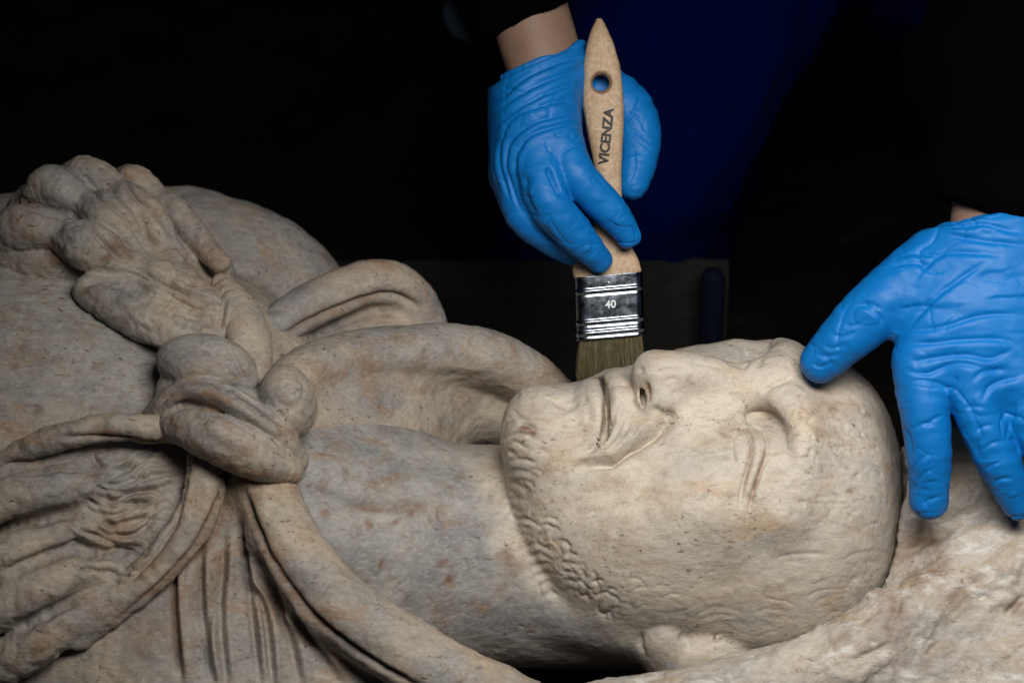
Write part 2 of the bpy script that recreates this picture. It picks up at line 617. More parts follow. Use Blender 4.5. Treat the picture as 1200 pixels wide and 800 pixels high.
m, nt, b = mat_new('tinned_steel'); M_steel = m
b.inputs['Metallic'].default_value = 1.0
co = objcoord(nt)
nt.links.new(mix(nt, nnoise(nt, co, 120, 5), (0.15, 0.17, 0.21), (0.27, 0.30, 0.35)), b.inputs['Base Color'])
nt.links.new(ramp(nt, nnoise(nt, co, 180, 5), [(0.3, 0.12), (0.7, 0.26)]), b.inputs['Roughness'])
bump(nt, b, nnoise(nt, co, 300, 3), 0.12, 0.0006)

m, nt, b = mat_new('pale_steel'); M_mark = m  # paler than the ferrule so the size mark stands out
b.inputs['Metallic'].default_value = 1.0
b.inputs['Base Color'].default_value = (0.38, 0.40, 0.43, 1); b.inputs['Roughness'].default_value = 0.45

m, nt, b = mat_new('hog_bristle'); M_bristle = m
co = objcoord(nt)
nt.links.new(mix(nt, nnoise(nt, co, 500, 2), (0.05, 0.042, 0.016), (0.13, 0.108, 0.045)), b.inputs['Base Color'])
b.inputs['Roughness'].default_value = 0.5
m, nt, b = mat_new('black_print'); M_print = m
b.inputs['Base Color'].default_value = (0.012, 0.012, 0.013, 1); b.inputs['Roughness'].default_value = 0.6

def soil():
    m, nt, b = mat_new('dark_soil')
    co = objcoord(nt)
    c = mix(nt, ramp(nt, nnoise(nt, co, 14, 6, 0.65), [(0.4, 0), (0.7, 1)]), (0.007, 0.006, 0.005), (0.022, 0.019, 0.015))
    c = mix(nt, ramp(nt, nnoise(nt, co, 70, 4), [(0.68, 0), (0.74, 0.8)]), c, (0.07, 0.068, 0.066))
    nt.links.new(c, b.inputs['Base Color']); b.inputs['Roughness'].default_value = 1.0
    b.inputs['Specular IOR Level'].default_value = 0.05
    bump(nt, b, nnoise(nt, co, 60, 6, 0.7), 0.8, 0.02)
    return m
M_soil = soil()
m, nt, b = mat_new('old_dark_timber'); M_timber = m
co = objcoord(nt)
mp = nt.nodes.new('ShaderNodeMapping'); mp.inputs['Scale'].default_value = (0.05, 1, 1)
nt.links.new(co, mp.inputs[0])
nt.links.new(mix(nt, nnoise(nt, mp.outputs[0], 90, 6, 0.7), (0.0007, 0.0006, 0.0005), (0.0022, 0.0018, 0.0015)), b.inputs['Base Color'])
b.inputs['Roughness'].default_value = 0.9
bump(nt, b, nnoise(nt, mp.outputs[0], 160, 5), 0.6, 0.003)
m, nt, b = mat_new('blue_painted_iron'); M_iron = m
b.inputs['Base Color'].default_value = (0.0015, 0.0025, 0.009, 1); b.inputs['Roughness'].default_value = 0.8; b.inputs['Specular IOR Level'].default_value = 0.1
#SECTION2
# ------------------------------------------------------------------ setting: ground
def grid_ground():
    n = 90
    xs = np.linspace(-1, 1, n); sx = np.sign(xs) * (np.abs(xs) ** 2.2) * 14
    X, Y = np.meshgrid(sx, sx + 0.3, indexing='ij')
    pts = np.stack([X.ravel(), Y.ravel(), np.zeros(n * n)], 1)
    z = 0.018 * fbm(pts, 0.30, 4, 5) - 0.02
    pts[:, 2] = np.minimum(z, 0.004)
    i = np.arange(n * n).reshape(n, n)
    Q = np.stack([i[:-1, :-1], i[1:, :-1], i[1:, 1:], i[:-1, 1:]], -1).reshape(-1, 4)
    o = link_mesh('ground', pts, Q, M_soil, world=True)
    o['kind'] = 'structure'
grid_ground()

# ------------------------------------------------------------------ the statue
statue = empty('marble_statue', tuple(to_world(P(600, 700, -250))[0] * np.array([1, 1, 0])),
               'weathered marble statue of a bearded man lying on his back', 'statue')

# head frame: a to the crown, f out of the face, l to the near ear
PHI = math.radians(38); TAU = math.radians(5)
HO = P(897, 447, 0)
HA = np.array([math.cos(TAU), math.sin(TAU), 0.0])
F0 = np.array([0, math.cos(PHI), math.sin(PHI)])
HF = F0 - HA * (F0 @ HA); HF /= np.linalg.norm(HF)
HL = np.cross(HA, HF)
HM = np.array([HA, HF, HL], F)
def H(a, f, l): return HO + a * HA + f * HF + l * HL
def hell(a, f, l, ra, rf, rl): return ell(H(a, f, l), (ra, rf, rl), HM)
def htube(pts, flat=None, n=4):
    return tube_xyz([list(H(a, f, l)) + [r] for a, f, l, r in pts], flat, n)

head = Shape()
head.add(hell(0, -205, 0, 258, 205, 182))
head.cut(halfspace(H(182, 0, 0), HA - 0.12 * HF + 0.05 * HL), 120)
head.add(hell(-120, -140, 0, 165, 140, 138), 60)            # face block
head.add(hell(-185, -92, 0, 80, 86, 84), 40)                # muzzle
head.add(hell(-262, -48, 0, 52, 52, 66), 26)                # chin
head.add(hell(-240, -150, 0, 80, 120, 128), 40)             # bearded jaw
for s in (1, -1):
    head.add(hell(-62, -92, s * 98, 62, 52, 52), 45)        # cheekbone
    head.add(hell(-150, -170, s * 118, 100, 100, 52), 40)   # side of the jaw
    head.add(htube([(14, -4, s * 12, 20), (28, -14, s * 52, 21), (24, -46, s * 100, 20), (2, -88, s * 136, 20)]), 36)   # brow
    head.sub(hell(-10, -20, s * 64, 22, 8.5, 44), 34)        # eye socket
    head.add(hell(-24, -60, s * 80, 34, 40, 52), 24)        # eyeball under the lids
head.add(htube([(18, -14, 0, 24), (-40, 4, 0, 23), (-95, 22, 0, 26), (-128, 26, 0, 28)]), 20)   # nose
for s in (1, -1):
    head.add(hell(-124, 4, s * 26, 27, 24, 20), 14)         # wings of the nose
    head.sub(hell(-145, 11, s * 21, 4.6, 13, 16), 3)        # nostrils
# lips and moustache
head.add(htube([(-183, -46, 62, 9), (-176, -14, 38, 14), (-171, -2, 13, 15), (-173, -3, 0, 14), (-171, -2, -13, 15), (-176, -14, -38, 14), (-183, -46, -62, 9)]), 8)
head.add(htube([(-201, -48, 60, 9), (-205, -22, 36, 15), (-206, -10, 0, 17), (-205, -22, -36, 15), (-201, -48, -60, 9)]), 8)
for s in (1, -1):
    head.add(htube([(-157, -10, s * 16, 12), (-163, -20, s * 46, 15), (-184, -48, s * 78, 17), (-220, -78, s * 94, 11)]), 7)
_sl = [(-212, -40, 63, 7), (-199, -29, 54, 11), (-191, -14, 40, 13), (-189, 0, 18, 15), (-189, 4, 0, 15)]
head.sub(htube(_sl + [(a_, f_, -l_, r_) for a_, f_, l_, r_ in _sl[-2::-1]], (HA, 0.19)), 2.5)
# ear lobe showing under the hair
head.add(hell(-142, -258, 164, 26, 44, 22), 6)
head.add(hell(-100, -300, 170, 60, 60, 22), 12)

# neck and breast inside the collar of the cloak
head.add(tube([(800, 655, -155, 132), (640, 652, -150, 130), (520, 650, -142, 132), (420, 642, -130, 150), (330, 622, -120, 165)]), 7)
head.add(tube([(625, 692, -62, 22), (680, 716, -52, 28), (760, 742, -62, 30)]), 34)      # beard running out on the neck
head.add(ell(P(380, 580, -120), (140, 110, 110)), 40)
head.add(ell(P(400, 530, -235), (140, 56, 100)), 40)

def carve_head(R, A):
    st = R.stroke
    # mouth
    st([(703, 444), (709, 458), (710, 480), (709, 506), (700, 520), (684, 532)], 4.0, -5, 0.10)
    st([(694, 456), (700, 474), (700, 500)], 8, 3.0)
    st([(683, 458), (690, 478), (692, 500)], 6, -2.5)
    st([(719, 446), (723, 465), (721, 495)], 7, 2.5)
    # fold from the wing of the nose to the moustache tip
    st([(792, 483), (779, 497), (757, 514), (736, 530), (716, 541), (690, 545), (666, 551)], 7.5, -9, 0.15)
    st([(778, 500), (757, 516), (736, 532), (716, 543), (692, 548)], 3.2, -9, 0.2)
    st([(774, 490), (752, 504), (729, 520), (706, 533), (684, 540)], 8, 5, 0.2)
    st([(790, 505), (765, 530), (735, 552)], 14, -2.5)
    # moustache locks
    for q in ([(735, 470), (724, 505), (702, 532), (676, 545)], [(741, 482), (730, 512), (708, 537)], [(728, 462), (717, 495), (700, 522)],
              [(748, 492), (735, 520), (714, 540)]):
        st(q, 3.2, -2.2)
    # nostril and wing
    st([(755, 446), (759, 458), (757, 474)], 3.4, -4, 0.2)
    st([(764, 476), (776, 486), (789, 484)], 5, -4)
    st([(744, 446), (742, 462), (747, 476)], 5, 2.0)
    st([(752, 428), (749, 440)], 4, -3)
    # chips of the nose ridge
    for q in ([(770, 436), (786, 432), (800, 434)], [(778, 446), (795, 443)], [(812, 424), (832, 428), (852, 432)], [(786, 461), (802, 458)]):
        st(q, 2.2, -2.0)
    # eye: upper lid, lower lid, ball
    st([(864, 506), (872, 499), (884, 499), (895, 506), (900, 519), (898, 536), (890, 556), (882, 578), (878, 602)], 2.3, -4.6, 0.12)
    st([(858, 522), (860, 511), (868, 506), (877, 508), (882, 518), (880, 536), (874, 556), (869, 575), (867, 598)], 2.1, -4.2, 0.12)
    st([(884, 504), (890, 518), (888, 538), (880, 560), (873, 584)], 5.5, 2.2, 0.15)
    st([(858, 514), (858, 528), (862, 544)], 2.2, -3.2)
    st([(869, 518), (869, 540)], 8, 2.0)
    st([(840, 508), (858, 494), (876, 488)], 11, -3.5, 0.3)
    st([(934, 470), (938, 510), (930, 560)], 18, 3, 0.3)
    st([(892, 462), (904, 453), (918, 446), (936, 440)], 3.5, -4.0)
    st([(896, 470), (912, 458), (936, 452)], 6, 3.0)
    # far eye and brow
    st([(852, 422), (866, 424), (876, 430)], 5, -5)
    st([(872, 408), (877, 418), (874, 430)], 3, -4)
    st([(888, 404), (893, 416), (888, 430)], 3, -4)
    # brow furrows and tool marks on the forehead and cap
    for i in range(46):
        x = random.uniform(930, 1050); y = random.uniform(440, 650)
        L = random.uniform(12, 38)
        st([(x, y), (x + L * .5, y + random.uniform(-2, 2)), (x + L, y + random.uniform(-3, 3))], random.uniform(1.6, 2.6), random.uniform(-1.9, 1.2))
    for i in range(40):
        x = random.uniform(930, 1045); y = random.uniform(425, 620)
        st([(x, y), (x + random.uniform(4, 12), y + random.uniform(-2, 2))], random.uniform(2.0, 3.4), -random.uniform(1.0, 2.6), 0.4)
    for i in range(50):                                     # brown pits in rows across the brow and cap
        x = random.uniform(925, 1050); y = random.choice([470, 486, 505, 528, 552, 580]) + random.uniform(-7, 7)
        rust(R, A, [(x, y), (x + random.uniform(3, 12), y + random.uniform(-2, 2))], random.uniform(1.4, 2.8), random.uniform(.25, .65))
    # cheek lines
    st([(688, 601), (715, 597), (742, 588)], 2.4, -1.8)
    st([(905, 655), (940, 649), (975, 650)], 2.4, -1.6)
    st([(760, 560), (800, 590), (850, 610)], 30, 5)
    st([(700, 575), (740, 575), (780, 560)], 18, -3)
    # beard: short locks fanning off the chin edge
    y = 480
    while y < 700:
        t_ = (y - 480) / 220.0
        x0 = 580 + 62 * max(0, t_ - 0.42) ** 1.3 * 1.9
        L = random.uniform(26, 62) * (1 - 0.4 * t_)
        rise = random.uniform(6, 13) * (1 - 0.5 * t_)
        q = [(x0 + 7, y + rise), (x0 + 6 + L * .22, y), (x0 + L * .55, y - 2), (x0 + L, y + random.uniform(1, 9))]
        st(q, random.uniform(2.0, 3.0), -random.uniform(2.2, 4.6) * (1 - .3 * t_), 0.3)
        st([(x0 + 7, y + rise + 6), (x0 + 6 + L * .25, y + 6), (x0 + L * .7, y + 5)], 4.0, random.uniform(1.0, 2.6), 0.3)
        if random.random() < 0.5:
            o_ = random.uniform(20, 46)
            st([(x0 + o_, y + 2), (x0 + o_ + 10, y - 3), (x0 + o_ + 24, y + 2)], 2.2, -random.uniform(1, 2.4), 0.35)
        y += random.uniform(8.0, 14.5)
    # waves over the chin
    for i in range(7):
        o = i * 5.5
        st([(592 + o * .3, 474 + o), (615, 458 + o * .9), (640, 466 + o * .7), (660, 468 + o * .5), (690, 456 + o * .4)], 2.4, -random.uniform(1.8, 3.6) * (1 - i * .07))
    st([(648, 462), (660, 474), (676, 476)], 5, -4)
    st([(604, 462), (628, 458)], 8, 3)
    # beard edge along the neck: curls
    for i in range(60):
        t = random.random()
        cx = 588 + 120 * t ** 1.3 + random.uniform(-4, 24); cy = 560 + 165 * t + random.uniform(-14, 8)
        r = random.uniform(4.5, 10); a0 = random.uniform(0, 6.3); tw = random.choice([-1, 1])
        q = [(cx + r * math.cos(a0 + tw * u), cy + r * 1.1 * math.sin(a0 + tw * u)) for u in np.linspace(0, 3.0, 6)]
        st(q, random.uniform(1.7, 2.6), -random.uniform(0.9, 2.6))
    for i in range(16):
        t = random.random()
        cx = 690 + 130 * t; cy = 712 + 22 * t + random.uniform(-32, 8)
        r = random.uniform(6, 18); a0 = random.uniform(0, 6.3)
        q = [(cx + r * math.cos(a0 + u), cy + r * math.sin(a0 + u)) for u in np.linspace(0, 2.6, 6)]
        st(q, 2.0, -random.uniform(0.4, 1.1))
    # hair above the nape: shallow concentric locks
    for c in ((905, 772, 30), (985, 748, 30), (845, 770, 20), (1022, 706, 22)):
        for k in range(6):
            r = c[2] + 7.5 * k + random.uniform(-2.5, 2.5)
            u0 = 0.8 + random.uniform(0, 0.7); u1 = u0 + random.uniform(0.7, 1.5)
            ex = random.uniform(0.85, 1.2)
            q = [(c[0] + r * ex * math.cos(u) + random.uniform(-1.5, 1.5), c[1] - r * math.sin(u) + random.uniform(-1.5, 1.5)) for u in np.linspace(u0, u1, 6)]
            st(q, random.uniform(1.8, 3.0), -random.uniform(0.4, 1.1))
    st([(752, 742), (750, 757), (756, 772)], 3, -5)
    st([(795, 745), (806, 752), (803, 762)], 5, -3)
    # earth left in the cuts; shade of the eye socket painted in too
    rust(R, A, [(709, 462), (710, 485), (708, 512)], 3.5, 0.9)
    rust(R, A, [(704, 442), (707, 452)], 4, 0.9)
    rust(R, A, [(757, 448), (759, 460), (757, 470)], 4, 0.9)
    rust(R, A, [(862, 510), (872, 503), (882, 512), (878, 540), (870, 572)], 3, 0.55)
    rust(R, A, [(900, 520), (888, 557), (878, 595)], 2.6, 0.7)
    rust(R, A, [(606, 498), (618, 502), (628, 510)], 4, 0.75)
    rust(R, A, [(590, 496), (602, 492)], 3, 0.6)
    rust(R, A, [(856, 572), (862, 582)], 11, 0.32)
    rust(R, A, [(895, 478), (902, 492)], 10, 0.3)  # brow stain; this and the next also paint in the socket's shade
    rust(R, A, [(845, 512), (856, 500), (872, 494)], 7, 0.35)
    rust(R, A, [(720, 625), (760, 640)], 22, 0.16)
    rust(R, A, [(840, 655), (865, 672)], 18, 0.22)
    rust(R, A, [(950, 505), (975, 507), (990, 503)], 5, 0.35)
    rust(R, A, [(785, 487), (793, 482)], 7, 0.35)
    R.disp += 1.1 * fbm(R.V, 60, 3, 21)
    # the neck has kept a grey crust; the face was cleaned
    xb = np.interp(R.py, [480, 560, 600, 650, 690, 720, 745, 780, 820], [578, 580, 584, 602, 640, 692, 745, 820, 900])
    A['grey'][:] = np.clip((xb - 2 - R.px + 16 * fbm(R.V, 40, 3, 401)) / 34, 0, 1)
    R.stroke([(350, 560), (400, 590), (450, 594), (520, 592)], 8, -4)
    R.stroke([(360, 540), (420, 570), (500, 575)], 22, 4)
    for i in range(130):
        x = random.uniform(380, 640); y = random.uniform(560, 740)
        L = random.uniform(5, 14); a = random.uniform(0, 6.3)
        R.stroke([(x, y), (x + L * math.cos(a), y + L * math.sin(a))], 1.9, -random.uniform(0.5, 1.4), 0.4)
    for i in range(26):
        x = random.uniform(370, 620); y = random.uniform(550, 720)
        rust(R, A, [(x, y), (x + random.uniform(-14, 14), y + random.uniform(-8, 8))], random.uniform(3, 8), random.uniform(.3, .7))
    rust(R, A, [(585, 640), (600, 660), (612, 675)], 12, 0.5)
    rust(R, A, [(400, 592), (450, 596), (510, 590)], 4, 0.6)

build('head_and_neck', head, *box_px(325, 1085, 375, 812, -380, 110), 1.85, M_head, statue, carve_head, 0.4, 10, 3)

# the cloak: body of the lying figure, collar rolled round the neck, hanging folds
body = Shape()
body.add(ell(P(40, 545, -245), (430, 298, 304)), 10)
body.add(ell(P(252, 830, -122), (330, 285, 228)), 50)
body.add(ell(P(110, 770, -25), (150, 95, 80)), 40)
body.add(ell(P(262, 625, -25), (110, 120, 82)), 40)
body.add(ell(P(395, 800, 10), (95, 80, 66), rot_axes(-35)), 40)
# near collar
body.add(tube([(300, 545, 40, 36), (320, 590, 60, 36), (344, 647, 74, 39), (393, 705, 88, 41), (464, 757, 98, 42), (555, 810, 102, 45), (680, 870, 100, 44)]), 34)
def carve_body(R, A):
    g = R.groove_ridge
    st = R.stroke
    st([(282, 566), (298, 612), (318, 655), (360, 714), (425, 768), (500, 812)], 4.5, -8, 0.1)
    # hanging folds below the knot
    folds = [([(206, 640), (204, 700), (212, 800)], 4.0, 9), ([(236, 640), (236, 700), (246, 800)], 4.5, 8), ([(262, 620), (262, 660), (258, 720), (266, 805)], 5, 6),
             ([(280, 610), (288, 660), (296, 720), (305, 805)], 4.5, 8), ([(276, 676), (298, 690), (312, 730), (320, 805)], 4.5, 8), ([(290, 640), (318, 690), (340, 750), (352, 805)], 5.5, 7),
             ([(300, 640), (332, 700), (372, 760), (405, 810)], 6, 5), ([(250, 700), (244, 750), (252, 805)], 4, 5), ([(222, 650), (220, 720), (228, 805)], 6, -4)]
    for q, w_, a_ in folds:
        g(q, w_, a_ * 1.35, (1, 0), 0.2)
    st([(330, 760), (345, 720), (380, 770)], 9, 4)
    for q in ([(282, 570), (300, 615), (322, 660), (362, 716), (430, 770)], [(272, 560), (262, 600), (240, 640), (205, 668)], [(206, 650), (205, 720), (210, 790)],
              [(284, 556), (276, 580)]):
        rust(R, A, q, 8, 0.6)
    for q in ([(300, 690), (330, 735)], [(380, 740), (400, 756)], [(250, 640), (262, 700)], [(150, 770), (190, 720)], [(150, 720), (180, 760)]):
        rust(R, A, q, 20, 0.3)
    # chest plane: worn scratches
    for i in range(70):
        x = random.uniform(0, 190); y = random.uniform(330, 480); L = random.uniform(10, 40)
        st([(x, y), (x + L, y + random.uniform(-3, 5))], random.uniform(1.8, 3), random.uniform(-2.2, 1.2))
    st([(0, 318), (50, 330), (95, 350)], 16, -5)
    R.disp += 2.2 * fbm(R.V, 80, 3, 11)
    A['grey'][:] = np.clip(A['grey'] + 0.75 * np.clip((500 - R.py) / 40, 0, 1) * np.clip((300 - R.px) / 60, 0, 1), 0, 1)
    for i in range(34):                                     # lichen and earth on the flat of the skin
        x = random.uniform(-10, 185); y = random.uniform(320, 490)
        rust(R, A, [(x, y), (x + random.uniform(4, 26), y + random.uniform(-3, 3))], random.uniform(1.5, 4), random.uniform(.15, .5))
build('cloak', body, *box_px(-60, 640, 225, 850, -330, 150), 2.5, M_cloak, statue, carve_body, 1.1, 16, 7, grey=0.0)

# far side of the collar, standing up behind the neck
far = Shape()
far.add(tube([(322, 470, -10, 30), (360, 436, -45, 32), (410, 420, -85, 33), (470, 413, -120, 34), (535, 412, -150, 33), (590, 424, -175, 32), (640, 458, -200, 30), (665, 500, -210, 30)]), 6)
far.add(tube([(330, 510, -50, 40), (400, 474, -105, 44), (470, 464, -165, 44), (540, 470, -228, 42), (620, 500, -262, 42)]), 40)
far.add(tube([(335, 512, -72, 50), (405, 505, -96, 48), (465, 506, -140, 44), (510, 510, -200, 36)]), 44)
def carve_far(R, A):
    R.stroke([(345, 460), (400, 447), (460, 438), (530, 442), (600, 455)], 9, -3)
    for i in range(14):
        x = random.uniform(340, 620); y = random.uniform(392, 440)
        rust(R, A, [(x, y), (x + random.uniform(-25, 25), y + random.uniform(-6, 8))], random.uniform(6, 14), random.uniform(.12, .35))
    R.disp += 2.0 * fbm(R.V, 60, 3, 31)
build('far_collar', far, *box_px(280, 710, 365, 560, -300, 40), 2.4, M_cloak, statue, carve_far, 0.9, 14, 9, grey=0.0)

# folds thrown over the far shoulder
fold = Shape()
fold.add(tube([(306, 420, -150, 24), (326, 384, -165, 26), (372, 354, -190, 27), (428, 332, -215, 27), (464, 334, -232, 26), (490, 356, -245, 24), (506, 392, -255, 22)]), 8)
fold.add(ell(P(420, 400, -262), (100, 62, 50), rot_axes(12)), 14)
fold.add(ell(P(330, 430, -235), (70, 60, 50)), 20)
def carve_fold(R, A):
    R.stroke([(322, 402), (370, 374), (428, 351), (462, 347), (494, 362)], 4.5, -10, 0.1)
    R.stroke([(340, 410), (400, 380), (450, 372)], 6, -3)
    R.stroke([(380, 392), (430, 376), (478, 376)], 4, 3)
    rust(R, A, [(322, 402), (370, 374), (428, 351), (462, 347)], 6, 0.5)
    rust(R, A, [(400, 378), (470, 368)], 14, 0.3)
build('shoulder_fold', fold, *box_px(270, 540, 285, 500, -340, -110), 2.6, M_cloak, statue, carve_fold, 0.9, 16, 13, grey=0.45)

shoulder = Shape()
shoulder.add(ell(P(228, 345, -420), (212, 138, 120), rot_axes(-12)), 10)
shoulder.sub(ell(P(300, 400, -290), (95, 62, 80), rot_axes(-30)), 30)
shoulder.add(ell(P(60, 330, -400), (230, 118, 120)), 30)
def carve_sh(R, A):
    R.stroke([(220, 270), (300, 300), (380, 345)], 20, -5)
    R.stroke([(240, 330), (290, 335), (340, 350)], 14, -5)
    R.disp += 3 * fbm(R.V, 70, 3, 41)
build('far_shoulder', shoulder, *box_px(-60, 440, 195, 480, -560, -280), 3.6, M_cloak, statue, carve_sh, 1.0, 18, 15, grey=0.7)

# knot of the animal skin
knot = Shape()
knot.add(ell(P(242, 430, 38), (59, 38, 52), rot_axes(-12)), 4)                                             # upper lobe
knot.add(tube([(286, 446, 52, 16), (270, 418, 62, 15), (244, 406, 58, 11)]), 9)
knot.add(ell(P(337, 471, 52), (34, 43, 40), rot_axes(14)), 2)                                               # right lobe
knot.add(tube([(184, 490, 34, 17), (200, 470, 62, 17), (226, 457, 80, 16), (258, 462, 88, 16), (296, 484, 90, 17), (330, 512, 78, 17), (346, 540, 52, 16)]), 2)
knot.add(tube([(190, 500, 44, 16), (212, 499, 74, 23), (240, 507, 90, 30), (272, 521, 96, 33), (304, 536, 90, 30), (338, 550, 66, 20)], ((0.3, 0.6, -0.2), 0.92)), 2)
knot.add(ell(P(262, 484, 36), (86, 46, 50), rot_axes(-28)), 4)
knot.add(tube([(262, 335, -50, 16), (282, 370, -20, 26), (294, 405, 0, 26), (303, 440, 10, 12)], ((0.5, 0.2, 0.8), 0.7)), 5)   # end going up to the paw
def carve_knot(R, A):
    st = R.stroke
    st([(262, 403), (272, 412), (282, 432), (290, 452)], 3, -4)
    st([(232, 404), (248, 412), (262, 430)], 4, -3)
    st([(258, 420), (270, 438), (282, 446)], 2.2, -2.5)
    for q in ([(184, 474), (210, 450), (245, 449), (276, 462), (302, 480), (336, 506)], [(190, 486), (214, 474), (246, 478), (282, 496), (316, 521), (344, 547)]):
        st(q, 3.0, -9, 0.08)
    st([(230, 492), (270, 508), (312, 534)], 13, 4, 0.3)
    st([(214, 461), (250, 463), (292, 484), (328, 512)], 6, 4, 0.2)
    st([(222, 506), (260, 522), (300, 542)], 6, -1.5)
    st([(344, 440), (356, 452), (352, 470)], 2.4, -3)
    st([(328, 455), (338, 448), (350, 456)], 2.4, -2.5)
    st([(322, 470), (340, 478), (356, 470)], 5, -2)
    for i in range(24):
        x = random.uniform(200, 330); y = random.uniform(480, 545)
        st([(x, y), (x + random.uniform(10, 22), y + random.uniform(4, 12))], 2.2, random.uniform(-1.6, 0.8))
    for q in ([(210, 508), (236, 526), (262, 542), (300, 554), (336, 556)], [(322, 502), (338, 508), (350, 500)], [(214, 462), (246, 462), (280, 474)], [(192, 486), (214, 506)]):
        rust(R, A, q, 5, 0.6)
    R.disp += 1.2 * fbm(R.V, 40, 3, 51)
build('knot', knot, *box_px(150, 390, 310, 580, -70, 135), 1.9, M_cloak, statue, carve_knot, 0.8, 12, 17, grey=0.15)

# paw of the skin lying up over the chest
paw = Shape()
paw.add(ell(P(155, 320, -118), (125, 66, 66), rot_axes(-32)), 8)
paw.add(ell(P(95, 270, -150), (95, 58, 70), rot_axes(-20)), 20)
paw.add(ell(P(190, 290, -170), (110, 55, 60), rot_axes(-40)), 14)
def toe(sh, pts, k=4):
    sh.add(tube(pts), k)
paw.add(ell(P(60, 305, -105), (85, 40, 52), rot_axes(-8)), 14)
toe(paw, [(2, 282, -72, 16), (22, 268, -64, 27), (44, 266, -60, 27), (70, 274, -56, 21), (98, 286, -42, 29), (118, 296, -40, 27), (152, 326, -50, 12)])
toe(paw, [(36, 232, -108, 14), (54, 222, -98, 24), (74, 224, -92, 26), (100, 240, -86, 20), (122, 252, -68, 26), (140, 266, -64, 24), (168, 302, -66, 11)])
toe(paw, [(78, 204, -128, 14), (96, 203, -120, 21), (114, 210, -114, 22), (136, 226, -108, 18), (156, 240, -90, 24), (176, 262, -84, 22), (208, 300, -76, 11)])
toe(paw, [(146, 206, -156, 12), (160, 212, -148, 20), (172, 222, -144, 17), (186, 236, -138, 16), (206, 252, -128, 20), (228, 274, -116, 17), (256, 308, -90, 14)])
toe(paw, [(108, 340, -30, 20), (128, 352, -20, 25), (164, 372, -10, 26), (204, 392, 0, 24), (240, 404, 6, 18)], 8)
paw.add(tube([(165, 328, -62, 34), (210, 350, -44, 36), (262, 378, -24, 30)]), 20)
def carve_paw(R, A):
    st = R.stroke
    # gaps between the toes
    for q in ([(30, 245), (70, 250), (100, 262), (128, 290), (150, 312)], [(75, 196), (98, 208), (116, 232), (140, 246), (160, 268), (186, 306)],
              [(140, 206), (160, 232), (186, 252), (206, 282), (226, 310)]):
        st(q, 3.6, -9.0, 0.15)
    st([(94, 336), (116, 326), (150, 334), (176, 352)], 4, -8)
    st([(263, 330), (262, 355), (256, 392)], 3.5, -7)
    # hair on the back of the paw
    R.fan([(135, 312), (160, 318), (190, 330), (225, 348), (258, 352)], [(120, 330), (150, 338), (185, 362), (225, 382), (254, 392)], 11, 2.8, -4.8, 1.0, 2.5, 0.25)
    R.fan([(200, 300), (225, 318), (255, 334)], [(165, 318), (205, 340), (256, 358)], 6, 2.6, -4.0, 0.8, 1.6, 0.25)
    for i in range(8):
        x = random.uniform(140, 235); y = random.uniform(350, 385)
        st([(x, y), (x + 10, y + 8)], 2, -2)
    for q in ([(55, 280), (62, 300), (70, 316)], [(130, 278), (145, 294), (160, 304)], [(95, 335), (100, 345)], [(250, 300), (256, 312)]):
        rust(R, A, q, 9, 0.5)
    rust(R, A, [(120, 300), (130, 308)], 8, 0.6); rust(R, A, [(190, 290), (200, 300)], 6, 0.5)
    for i in range(18):
        rust(R, A, [(random.uniform(10, 240), random.uniform(210, 390)), (random.uniform(10, 240), random.uniform(230, 390))][:1] * 2, random.uniform(3, 8), random.uniform(.2, .5))
    R.disp += 2.8 * fbm(R.V, 30, 3, 61)
build('upper_paw', paw, *box_px(-40, 310, 165, 440, -230, 60), 2.0, M_cloak, statue, carve_paw, 1.0, 12, 19, grey=0.1)

# paw hanging down on the near side
paw2 = Shape()
paw2.add(ell(P(105, 625, 12), (150, 115, 62), rot_axes(18)), 8)
paw2.add(tube([(-30, 556, 40, 12), (10, 536, 52, 14), (64, 514, 66, 17), (130, 502, 70, 17), (190, 502, 62, 16), (222, 512, 55, 12)]), 8)
paw2.add(tube([(236, 528, 60, 18), (240, 570, 68, 24), (222, 618, 74, 25), (186, 662, 80, 24), (140, 702, 84, 22), (90, 738, 84, 22)], ((0.2, 0, 1), 0.7)), 7)
toe(paw2, [(120, 566, 60, 16), (80, 566, 70, 22), (38, 574, 78, 25), (-10, 590, 74, 26), (-50, 610, 60, 24)], 10)
toe(paw2, [(110, 620, 66, 16), (60, 632, 78, 22), (10, 652, 88, 28), (-40, 670, 80, 26)], 10)
toe(paw2, [(130, 670, 70, 18), (84, 672, 84, 24), (44, 690, 92, 28), (0, 712, 92, 28), (-40, 730, 80, 26)], 9)
toe(paw2, [(120, 706, 76, 20), (86, 722, 86, 24), (40, 756, 88, 28), (0, 778, 78, 26)], 8)
